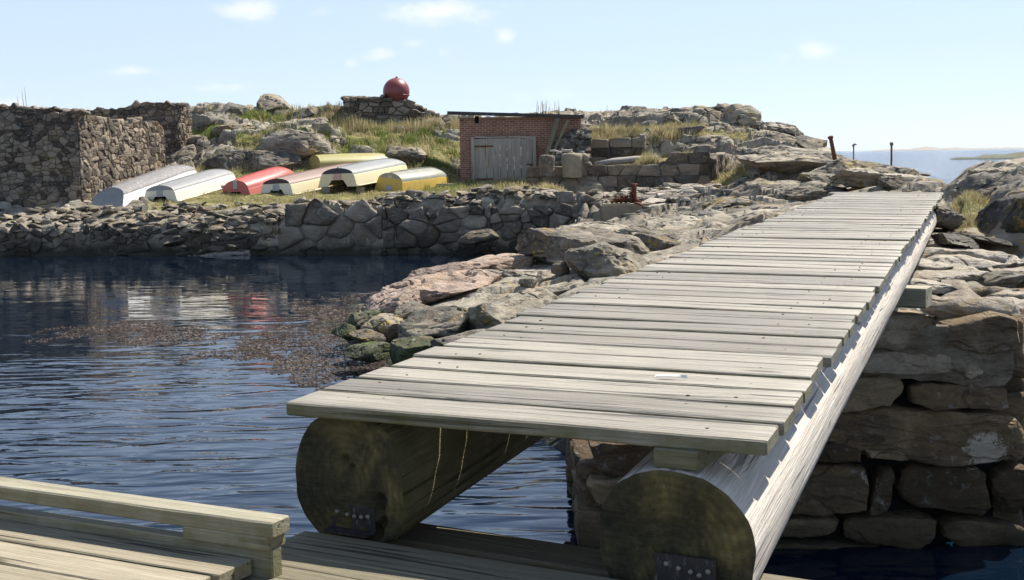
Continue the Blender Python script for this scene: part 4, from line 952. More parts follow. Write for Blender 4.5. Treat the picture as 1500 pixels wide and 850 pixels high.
mb = MB(); ra = at(655, 163, DS-0.35); rb = at(855, 168.5, DS-0.35)
V = [ra, (rb[0], rb[1], rb[2]), (rb[0], DS+3.4, rb[2]+0.1), (ra[0], DS+3.4, ra[2]+0.1)]; V = [np.array(v, float) for v in V]; V2 = [v-np.array([0, 0, 0.13]) for v in V]
mb.add(V+V2, [(0, 1, 2, 3), (7, 6, 5, 4), (0, 4, 5, 1), (1, 5, 6, 2), (2, 6, 7, 3), (3, 7, 4, 0)]); mb.build('roof', MAT['roof'], shed, smooth=False)
mb = MB(); p = at(698, 176, DS); box(mb, (p[0]-.07, DS-0.012, p[2]-.14), (p[0]+.10, DS+0.1, p[2]+.16)); mb.build('wall_hole', MAT['black'], shed, smooth=False)
# boards leaning beside the door
mb = MB()
for k, (xb, yb, xt, yt, wdt) in enumerate([(800, 230, 817, 173, .17), (809, 228, 832, 177, .12)]):
    P0 = at(xb, yb, DS-1.0+0.1*k); P1 = at(xt, yt, DS-0.28)
    board(mb, P0, P1, (1, 0, 0), (0, -1, 0), wdt, 0.035, 0.004, 5, 0.004, seed=740+k)
o = mb.build('leaning_boards', MAT['landing'], smooth=True, sharp=35); tag(o, 'old grey boards leaning against the brick shed right of its door', 'boards')

mb = MB(); rs = np.random.default_rng(44)                            # stone bank against the shed's right part
for i in range(120):
    px = rs.uniform(806, 858); h_ = rs.uniform(0, 1); lo_ = 244; hi_ = np.interp(px, [806, 822, 858], [226, 200, 190]); y = lo_+(hi_-lo_)*h_; D = 53.0+0.85*h_
    s = rs.uniform(.14, .36); rock(mb, at(px, y, D), (s*1.3, s, s*.65), 1700+i, 2, 9, .05, rot=rs.uniform(0, 6), tilt=(rs.normal()*.2, rs.normal()*.2), depth=(.5, .8))
o = mb.build('rubble_bank', MAT['dark_rock'], sharp=32); tag(o, 'bank of rough stones heaped against the right end of the shed', 'rubble', kind='stuff')

# ------------------------------------------------------------------ terraces right of the shed
ter = thing('upper_terrace_wall', at(880, 240, 54.5), 'squared block terrace wall with dry grass on top right of shed', 'terrace wall')
rs = np.random.default_rng(9)
A = at(800, 236, 54.7); E_ = at(944, 238, 54.2); A[2] = E_[2] = 2.6; top = zat(944, 196, 54.3)-2.6
mb = MB(); masonry(mb, A, E_, lambda u: top-0.05+0.08*math.sin(u*9), sx=0.8, sy=0.38, jit=0.12, seed=61, back=0.35, bulge=0.05, gap=0.005, nper=24, aniso=3.6, jit3=0.02, inset=0.08)
masonry(mb, E_, E_+np.array([0.35, 1.5, 0]), lambda u: top, sx=0.5, sy=0.4, jit=0.16, seed=62, back=0.2, bulge=0.05, gap=0.012, nper=20, jit3=0.03)
mb.build('blocks', MAT['block_stone'], ter)
ter2 = thing('shadowed_terrace_wall', at(990, 235, 55.8), 'dark mossy terrace wall set back beside the lit wall end', 'terrace wall')
A = at(946, 236, 55.7); E_ = at(1034, 236, 55.5); A[2] = E_[2] = 2.6; top2 = zat(990, 194, 55.6)-2.6
mb = MB(); masonry(mb, A, E_, lambda u: top2+0.06*math.sin(u*11)-0.3*max(0, u-.9)*5, sx=0.8, sy=0.42, jit=0.18, seed=63, back=0.35, bulge=0.06, gap=0.006, nper=20, aniso=3.2, jit3=0.03, inset=0.08)
mb.build('blocks', MAT['dark_rock'], ter2)
ter3 = thing('lower_terrace_wall', at(920, 284, 50.2), 'long lower terrace wall of dark squared blocks behind the rusty winch', 'terrace wall')
A = at(770, 284, 50.6); E_ = at(1040, 288, 50.0); A[2] = E_[2] = 1.75
tp = lambda u: np.interp(u, [0, 0.05, 0.12, 0.35, 0.4, 0.62, 0.72, 1.0], [0.5, 0.95, 1.15, 1.1, 0.95, 1.12, 1.4, 1.42])
mb = MB(); masonry(mb, A, E_, tp, sx=0.66, sy=0.42, jit=0.13, seed=64, back=0.4, bulge=0.05, gap=0.005, nper=26, aniso=3.0, jit3=0.022, inset=0.08)
F_ = at(1078, 282, 54.0); F_[2] = 1.75
masonry(mb, E_, F_, lambda u: 1.42+0.1*math.sin(7*u), sx=0.42, sy=0.9, jit=0.2, seed=65, back=0.3, bulge=0.07, gap=0.02, nper=22, aniso=0.6, jit3=0.04, inset=0.06)
mb.build('blocks', MAT['block_stone'], ter3)
# round lumps: old capstone and broken concrete drum on the wall's left end
mb = MB(); p = at(830, 226, 50.2)
def drum(mb, c, r, hgt, seed):
    n, V, F = 26, [], []; prof = [(0.90, -hgt), (0.97, -hgt*.6), (1.0, -hgt*.25), (1.0, 0.0), (.95, hgt*.10), (.7, hgt*.16), (.3, hgt*.18)]
    for s, z in prof:
        for j in range(n):
            t = 2*math.pi*j/n; V.append(c+np.array([r*s*math.cos(t), r*s*math.sin(t)*.8, z]))
    for k in range(len(prof)-1):
        for j in range(n): F.append((k*n+j, k*n+(j+1) % n, (k+1)*n+(j+1) % n, (k+1)*n+j))
    F.append(tuple((len(prof)-1)*n+j for j in range(n))); V = np.array(V); V += fbm(V*4, 3, seed)[:, None]*0.05; mb.add(V, F)
drum(mb, p+np.array([0.2, 0, -0.1]), 0.42, 0.8, 3); o = mb.build('round_capstone', MAT['concrete']); tag(o, 'round pale topped stone drum on the lower terrace wall', 'stone drum')
mb = MB(); p = at(801, 230, 50.0); drum(mb, p+np.array([0, 0, -0.05]), 0.3, 0.7, 4); o = mb.build('stone_pillar', MAT['block_stone']); tag(o, 'short dark stone pillar left of the round stone drum', 'stone pillar')
mb = MB(); p = at(857, 228, 50.3); rock(mb, p+np.array([0, 0, -.1]), (.2, .2, .22), 5, 3, 8, .04); o = mb.build('boulder', MAT['block_stone']); tag(o, 'small square stone right of the round stone drum', 'boulder', 'rocks around the terrace')
# spar lying on the terrace
mb = MB(); a = at(872, 240, 51.2); e = at(962, 232, 52.3); tube(mb, [a, a*.7+e*.3+np.array([0, 0, .03]), a*.35+e*.65+np.array([0, 0, .03]), e], [0.07, .13, .14, .11], 12)
o = mb.build('wooden_spar', MAT['grey_wood']); tag(o, 'pale grey wooden spar lying on the lower terrace', 'spar')
mb = MB()
for k, (xa, ya, xb, yb) in enumerate([(806, 221, 822, 224), (823, 219, 843, 226), (815, 225, 838, 220)]):
    tube(mb, [at(xa, ya, 50.5), at((xa+xb)/2, (ya+yb)/2-1.5, 50.6), at(xb, yb, 50.4)], 0.04, 7)
o = mb.build('driftwood_sticks', MAT['bleached']); tag(o, 'few bleached sticks lying on top of the stone pillars', 'driftwood')

# ------------------------------------------------------------------ hilltop wall with red ball
ca_ = thing('hilltop_wall', at(560, 185, 62), 'broken dry stone wall on the hilltop carrying the red ball', 'dry stone wall')
A = at(503, 186, 62); E_ = at(634, 188, 62); A[2] = E_[2] = 4.3
zz = lambda y: zat(560, y, 62)-4.3
mb = MB(); masonry(mb, A, E_, lambda u: np.interp(u, [0, .03, .5, .68, .85, 1], [zz(143), zz(142), zz(143), zz(149), zz(158), zz(172)]), sx=0.5, sy=0.25, jit=0.28, seed=71, back=0.5, bulge=0.08, gap=0.014, nper=14, aniso=1.7, jit3=0.02, inset=0.1)
rs = np.random.default_rng(14)
for i in range(46):
    px = rs.uniform(505, 640); y = np.interp(px, [505, 570, 595, 640], [142, 143, 149, 168]); p = at(px, y, 62.2)
    rock(mb, p+np.array([0, rs.uniform(0, .8), -0.05]), (.26*rs.uniform(.6, 1.3), .24, .12), 160+i, 2, 7, .05, rot=rs.uniform(0, 6))
for i in range(46):
    px = rs.uniform(575, 662); D = rs.uniform(60.3, 62); p = at(px, 180, D); p[2] = ground(p[0], D)+0.08
    rock(mb, p, (.3*rs.uniform(.5, 1.2), .25, .2), 230+i, 2, 7, .05, rot=rs.uniform(0, 6), tilt=(rs.normal()*.4, rs.normal()*.4))
mb.build('stones', MAT['block_stone'], ca_, sharp=40)
bc_ = at(580.5, 134, 62.6); R_ = 19.3/FPX*62.6
ball = thing('red_ball', bc_-np.array([0, 0, R_]), 'large round dull red sea mine shell on the hilltop wall', 'red ball')
mb = MB(); n, m = 48, 28; V = []; F = []
for i in range(m+1):
    ph = math.pi*i/m
    for j in range(n): V.append(bc_+R_*np.array([math.sin(ph)*math.cos(2*math.pi*j/n), math.sin(ph)*math.sin(2*math.pi*j/n), math.cos(ph)]))
for i in range(m):
    for j in range(n): F.append((i*n+j, (i+1)*n+j, (i+1)*n+(j+1) % n, i*n+(j+1) % n))
mb.add(V, F); mb.build('shell', MAT['ball'], ball)
mb = MB(); tl = np.array([0.12, 0, 1.]); tl /= np.linalg.norm(tl); ex = np.cross(tl, (0, 1, 0)); ey = np.cross(tl, ex)
ringp = [bc_-np.array([0, 0, .13])+(R_*.988)*(math.cos(t)*ex+math.sin(t)*ey) for t in np.linspace(0, 2*math.pi, 49)]
tube(mb, ringp, 0.022, 6, False); mb.build('seam', MAT['ball'], ball)
mb = MB(); tube(mb, [bc_+np.array([.03, 0, R_-.02]), bc_+np.array([.03, 0, R_+.07])], [.07, .05], 10); mb.build('lug', MAT['ball'], ball)

# ------------------------------------------------------------------ upturned boats
def boat(lab, P, Q, beam, hgt, roll, cols, rake=0.12, bow=0.35, notch=True, band=0.28, bottomfrac=0.62, pad=None, kl=True, bowpow=2.4, group='upturned boats on the shore', strakes=3, tw=0.86):
    P = np.array(P, float); Q = np.array(Q, float); L = np.linalg.norm(Q-P); ex = (Q-P)/L; ey = np.cross((0, 0, 1.), ex); ey /= np.linalg.norm(ey); ez = np.cross(ex, ey)
    cr, sr = math.cos(roll), math.sin(roll); ey, ez = ey*cr+ez*sr, ez*cr-ey*sr
    def Wd(x, y, z): return P+ex*x+ey*y+ez*z
    root = thing('rowing_boat', P, lab, 'boat', group)
    nt = 30; T = np.linspace(0, 1, nt)
    Bm = beam/2*(tw+(1-tw)*np.sin(np.clip(T/0.45, 0, 1)*math.pi/2))*np.clip(1-np.clip((T-0.4)/0.6, 0, 1)**bowpow, 0, 1)**0.75
    H = hgt*(1+0.04*np.sin(T*math.pi))*(1-(1-bow)*np.clip((T-0.62)/0.38, 0, 1)**2.2)
    def sect(k):
        bb, hh = max(Bm[k], 0.012), H[k]; pr = []
        cz = bottomfrac
        ns = 2*strakes
        for i in range(ns+1):                                   # side: gunwale to chine, with lapped strakes
            s = i/ns; y = bb*(1-0.13*s-0.03*s*s); z = hh*cz*s
            if strakes and i % 2 == 1: y += 0.013
            pr.append((y, z))
        bt = [(bb*0.84-0.0, hh*cz)]
        for s in (0.12, 0.3, 0.5, 0.7, 0.86, 1.0):
            a = s*math.pi/2; bt.append((bb*0.84*math.cos(a)**0.9 if s < 1 else 0.0, hh*cz+hh*(1-cz)*(math.sin(a)*0.75+0.25*s)))
        return pr, bt
    xs = T*L
    def rk(x, z, k): return x-rake*(1-z/hgt)*max(0, 1-T[k]*3)
    mb = MB()
    for sg in (1, -1):
        rows = [sect(k)[0] for k in range(nt)]; m = len(rows[0]); V = []; F = []
        for k in range(nt):
            for (y, z) in rows[k]: V.append(Wd(rk(xs[k], z, k), sg*y, z))
        for k in range(nt-1):
            for j in range(m-1):
                f = (k*m+j, (k+1)*m+j, (k+1)*m+j+1, k*m+j+1); F.append(f if sg < 0 else f[::-1])
        mb.add(V, F)
    mb.build('hull', MAT[cols[0]], root, sharp=25)
    mb = MB(); rows = []
    for k in range(nt):
        bt = sect(k)[1]; full = [(-y, z) for y, z in bt]+[(y, z) for y, z in bt[::-1][1:]]; rows.append(full)
    m = len(rows[0]); V = []; F = []
    for k in range(nt):
        for (y, z) in rows[k]: V.append(Wd(rk(xs[k], z, k), y, z))
    for k in range(nt-1):
        for j in range(m-1): F.append((k*m+j, k*m+j+1, (k+1)*m+j+1, (k+1)*m+j))
    mb.add(V, F); mb.build('bottom', MAT[cols[1]], root, sharp=40)
    # gunwale
    mb = MB()
    for sg in (1, -1): tube(mb, [Wd(rk(xs[k], 0, k), sg*(max(Bm[k], .012)+0.012), 0.01) for k in range(nt)], 0.026, 6)
    mb.build('gunwale', MAT[cols[0]], root)
    if kl:
        mb = MB()
        for k in range(nt-1):
            if T[k] > 0.9: break
            a0, a1 = Wd(rk(xs[k], H[k], k), 0, H[k]-.005), Wd(rk(xs[k+1], H[k+1], k+1), 0, H[k+1]-.005)
            V = [a0-ey*.02, a0+ey*.02, a0+ey*.016+ez*.045, a0-ey*.016+ez*.045, a1-ey*.02, a1+ey*.02, a1+ey*.016+ez*.045, a1-ey*.016+ez*.045]
            mb.add(V, [(3, 2, 6, 7), (0, 3, 7, 4), (2, 1, 5, 6)]+([(0, 1, 2, 3)] if k == 0 else []))
        mb.build('keel', MAT[cols[1]], root, smooth=False)
    # transom with its motor cut-out, banded like the bottom paint
    pr, bt = sect(0); out = [(y, z) for y, z in pr if True]+[(y, z) for y, z in bt[1:]]
    out = out+[(-y, z) for y, z in out[::-1][1:]]
    b0 = Bm[0]
    if notch: out = out+[(-.52*b0, 0.0), (-.46*b0, hgt*.10), (-.30*b0, hgt*.36), (.30*b0, hgt*.36), (.46*b0, hgt*.10), (.52*b0, 0.0)]
    def slab(poly, xo, th, name, mat):
        bm = bmesh.new(); c = []
        vs = [bm.verts.new(Wd(-rake*(1-z/hgt)+xo, y, z)) for y, z in poly]; f = bm.faces.new(vs)
        r = bmesh.ops.extrude_face_region(bm, geom=[f]); ev = [g for g in r['geom'] if isinstance(g, bmesh.types.BMVert)]
        for v in ev: v.co += Vector(ex*th)
        bmesh.ops.triangulate(bm, faces=[q for q in bm.faces if len(q.verts) > 4]); bmesh.ops.recalc_face_normals(bm, faces=bm.faces)
        bm.verts.ensure_lookup_table(); bm.verts.index_update()
        m = MB(); m.add([v.co[:] for v in bm.verts], [tuple(v.index for v in q.verts) for q in bm.faces]); bm.free()
        return m.build(name, MAT[mat], root, smooth=False)
    tr = slab(out, -0.012, 0.035, 'transom', cols[2])
    if band:
        zc = hgt*(1-band); up = [(y, z) for y, z in out if z > zc]
        bw = max(y for y, z in up)*1.03; up = [(bw, zc)]+up+[(-bw, zc)]
        slab(up, -0.02, 0.012, 'transom_band', cols[3])
    if pad:
        pm, pw, pz0, pz1 = pad; slab([(-pw, hgt*pz0), (pw, hgt*pz0), (pw*.9, hgt*pz1), (-pw*.9, hgt*pz1)], -0.04, 0.03, 'motor_pad', pm)
    return root
def bp(px, py, D): return at(px, py, D)
boat('white upturned boat with flaking grey bottom leaning by the ruin wall', bp(170, 303, 48.9), bp(288, 259, 54.4), 1.75, 0.76, -0.08, ('white_hull', 'flaking_bottom', 'grey_bottom', 'grey_bottom'), rake=0.75, bow=0.5, notch=False, band=0, bottomfrac=0.6, tw=0.9)  # transom greyed, carrying the shade on the stern in its colour
boat('white upturned boat with smooth grey bottom and cut-out pale transom', bp(238, 296.5, 49.0), bp(342, 265, 53.3), 1.85, 0.66, -0.05, ('cream_white_hull', 'grey_bottom', 'pale_cream', 'grey_bottom'), band=0.30, bow=0.55, pad=('grey_paint', .14, .35, .74), bowpow=3.0)
boat('red upturned boat with arched red transom between two others', bp(348.5, 290, 50.0), bp(432, 263, 54.0), 1.55, 0.70, -0.03, ('red_hull', 'red_hull', 'red_hull', 'red_hull'), band=0, pad=('grey_paint', .10, .52, .98), bottomfrac=0.5, tw=0.88)
boat('long cream upturned boat with mauve bottom and maroon transom top', bp(408, 286.5, 49.6), bp(545, 256, 55.0), 1.92, 0.66, -0.04, ('cream_hull', 'mauve_bottom', 'pale_cream', 'maroon'), band=0.30, pad=('grey_paint', .16, .30, .66), bow=0.6)
boat('olive green upturned boat behind the two cream boats', bp(462, 259, 54.6), bp(592, 255, 56.8), 1.7, 0.92, 0.12, ('olive_hull', 'olive_hull', 'olive_hull', 'olive_hull'), band=0, notch=False, bow=0.55, kl=False)
boat('cream upturned boat with navy transom top, propped on blocks', bp(497, 273.5, 49.6), bp(592, 254, 54.0), 2.05, 0.72, -0.03, ('cream_hull', 'grey_bottom', 'cream_hull', 'navy'), band=0.30, pad=('pink_pad', .19, .40, .70), bow=0.62, bowpow=2.8)
boat('yellow upturned boat with blue-grey bottom nearest the shed', bp(572, 281, 49.9), bp(655, 270, 53.2), 1.6, 0.74, 0.10, ('yellow_hull', 'slate_bottom', 'yellow_hull', 'slate_bottom'), band=0.28, notch=False, pad=('grey_paint', .15, .0, .36), bow=0.42, bottomfrac=0.60)
for i, (px, lab) in enumerate([(477, 'left concrete prop block under the navy topped cream boat'), (528, 'right concrete prop block under the navy topped cream boat')]):
    p = at(px, 283, 49.5); mb = MB(); rs = np.random.default_rng(i); zt = at(px, 273.5, 49.6)[2]-0.01
    obox(mb, (p[0]-.16, 49.45, 1.85), (.32, 0.02, 0), (-.01, .3, 0), (0, 0, zt-1.85)); o = mb.build('prop_block', MAT['concrete'], smooth=False)
    bm = bmesh.new(); bm.from_mesh(o.data); bmesh.ops.bevel(bm, geom=bm.edges[:], offset=0.015, segments=2, affect='EDGES'); bm.to_mesh(o.data); bm.free()
    tag(o, lab, 'block', 'prop blocks under the boat')
mb = MB(); a = at(480, 274, 54.0); a[2] = ground(a[0], 53.6)+.08
for k, (xa, xb, y, D) in enumerate([(255, 345, 291, 50.6), (300, 400, 287, 51.6), (590, 665, 277, 50.9), (440, 500, 277, 51.0)]):
    p0 = at(xa, y, D); p1 = at(xb, y-1, D+.6); p0[2] = ground(p0[0], p0[1])+0.05; p1[2] = ground(p1[0], p1[1])+0.06
    m = MB(); board(m, p0, p1, (0, 1, 0), (0, 0, 1), 0.14, 0.09, .006, 4, .004, seed=800+k)
    o = m.build('skid_timber', MAT['grey_wood'], smooth=True, sharp=35)
    tag(o, ['grey skid timber under the white boat with cut-out transom', 'grey skid timber under the red boat', 'grey skid timber under the yellow boat', 'grey skid timber beneath the maroon topped cream boat'][k], 'timber', 'skid timbers under the boats')

# ------------------------------------------------------------------ concrete block with rusty winch
cb0 = at(880, 332, 41.2); cb1 = at(956, 330, 41.2); zt = zat(900, 299, 41.2)
mb = MB(); obox(mb, (cb0[0], 41.2, 0.4), (cb1[0]-cb0[0], 0.25, 0), (0.1, 1.2, 0), (0, 0, zt-0.4))
o = mb.build('concrete_block', MAT['concrete'], smooth=False)
bm = bmesh.new(); bm.from_mesh(o.data); bmesh.ops.bevel(bm, geom=bm.edges[:], offset=0.05, segments=2, affect='EDGES'); bmesh.ops.subdivide_edges(bm, edges=bm.edges[:], cuts=4, use_grid_fill=True)
for v in bm.verts: v.co += v.normal*float(fbm([v.co[:]], 3, 2)[0])*0.05
bm.to_mesh(o.data); bm.free(); tag(o, 'weathered concrete block at the water end carrying the rusty winch', 'concrete block')
wi = thing('rusty_winch', (cb0[0]+1.1, 41.8, zt), 'rusted winch remains with upright post on the concrete block', 'winch')
def wp_(px, py, D=41.8): return at(px, py, D)
mb = MB(); p = wp_(929, 299); q_ = wp_(929, 270); tube(mb, [p, p*.5+q_*.5, q_], [.10, .08, .085], 10); tube(mb, [q_-[.11, 0, .03], q_+[.11, 0, -.03]], .06, 8); tube(mb, [wp_(926, 283)-[0, .15, 0], wp_(926, 283)+[0, .25, 0]], .07, 8)
mb.build('post', MAT['rust'], wi)
mb = MB()
for k in range(4):
    c = wp_(903+k*6, 294); tt = np.linspace(0, 2*math.pi, 15); tube(mb, [c+np.array([.02*k, .17*math.cos(t), .16*math.sin(t)]) for t in tt], .03, 6, False)
tube(mb, [wp_(898, 294), wp_(930, 293)], .07, 10); mb.build('drum', MAT['rust'], wi)
mb = MB(); rs = np.random.default_rng(5); pt = wp_(896, 297, 41.5); P_ = [pt]
for k in range(34):
    pt = wp_(896+k*1.25+rs.uniform(-5, 5), 296-rs.uniform(0, 9)*(1-abs(k-17)/19), 41.45+rs.uniform(0, .4)); P_.append(pt)
tube(mb, P_, .035, 6); P2 = [wp_(930, 297, 41.3), wp_(938, 300, 41.15), wp_(944, 304, 41.1), wp_(940, 309, 41.1), wp_(947, 312, 41.12)]; tube(mb, P2, .04, 6)
mb.build('chain_tangle', MAT['rust'], wi)
# small iron post in front of the quay
mb = MB(); tube(mb, [at(852, 331, 41.9), at(852, 318, 41.9)], .05, 8); tube(mb, [at(847, 325, 41.9), at(857, 325, 41.9)], .04, 6)
o = mb.build('iron_stake', MAT['rust']); tag(o, 'thin rusty iron cross stake in front of the quay wall', 'stake')
# leaning rusty mooring post and two far poles
mb = MB(); a = at(1223, 234, 46.8); e = at(1216.5, 201, 46.6); d = (e-a); tube(mb, [a-d*.15, a+d*.5, e-d*.06], [.085, .075, .07], 12); tube(mb, [e-d*.09, e-d*.03, e+d*.02, e+d*.05], [.075, .105, .10, .05], 12)
o = mb.build('mooring_post', MAT['post']); tag(o, 'leaning rusty mooring post standing on the right ridge', 'mooring post')
pl = thing('hooked_pole', at(1250, 224, 62), 'thin grey pole with hooked top behind the ridge', 'pole')
mb = MB(); a = at(1250.5, 232, 62); e = at(1250.5, 213, 62); tube(mb, [a-[0, 0, .6], e], .035, 8); mb.build('shaft', MAT['pole'], pl)
mb = MB(); tube(mb, [e-[.05, 0, .05], e+[.04, 0, .05], e+[.14, 0, .03]], [.06, .05, .03], 8); mb.build('hook', MAT['pole'], pl)
pl = thing('beacon_pole', at(1306, 236, 52), 'taller dark pole with small lamp at the ridge end', 'pole')
mb = MB(); a = at(1306, 240, 52); e = at(1306, 212, 52); tube(mb, [a-[0, 0, .8], e], .04, 8); mb.build('shaft', MAT['post'], pl)
mb = MB(); tube(mb, [e-[0, 0, .05], e, e+[0, 0, .08], e+[0, 0, .1]], [.05, .07, .07, .03], 10); mb.build('lamp', MAT['pole'], pl)
# dry weed stems against the sky
mb = MB(); rs = np.random.default_rng(6)
for px, n_ in ((795, 7), (813, 7), (802, 6), (884, 4), (788, 3)):
    for k in range(n_):
        x = px+rs.uniform(-5, 5); D = 57.6; a = at(x, 178, D); e = at(x+rs.uniform(-3, 3), rs.uniform(146, 160), D); tube(mb, [a, a*.5+e*.5+rs.normal(size=3)*.02, e], [.014, .011, .006], 4)
o = mb.build('weed_stems', MAT['blade_straw']); tag(o, 'thin dry weed stems standing behind the shed roof', 'dry stems', kind='stuff')
mb = MB()
for px, y in ((32, 133), (36, 128), (25, 140)):
    a = at(px+3, 160, 49.6); e = at(px, y, 49.6); tube(mb, [a, a*.5+e*.5, e], [.012, .01, .005], 4)
o = mb.build('weed_stems', MAT['blade_straw']); tag(o, 'thin dry stems standing on the ruin wall top', 'dry stems', kind='stuff')
# ------------------------------------------------------------------ rocks one can point at
def boulder(px, py, D, wpx, hpx, dpt, mat, lab, seed, name='boulder', group=None, sub=5, rough=.05, cuts=11, rot=0.0, tilt=(0, 0), strata=0.0, depth=(.5, .85)):
    """px,py = centre in the photograph, D = distance; width/height taken from the photograph, dpt = half depth in metres"""
    p = at(px, py, D); mb = MB(); rock(mb, p, (wpx/2/FPX*D, dpt, hpx/2/FPX*D), seed, sub, cuts, rough, rot=rot, tilt=tilt, depth=depth, strata=strata)
    V = mb.v[0]-p; hx, hz = wpx/2/FPX*D, hpx/2/FPX*D                 # keep the outer size after tilting
    V[:, 0] *= hx/np.abs(V[:, 0]).max(); V[:, 2] *= hz/np.abs(V[:, 2]).max(); mb.v[0] = V+p; mb.g[0] = V+p
    o = mb.build(name, MAT[mat], sharp=38); return tag(o, lab, 'rock', group)
NG = 'shore rocks left of the bridge'
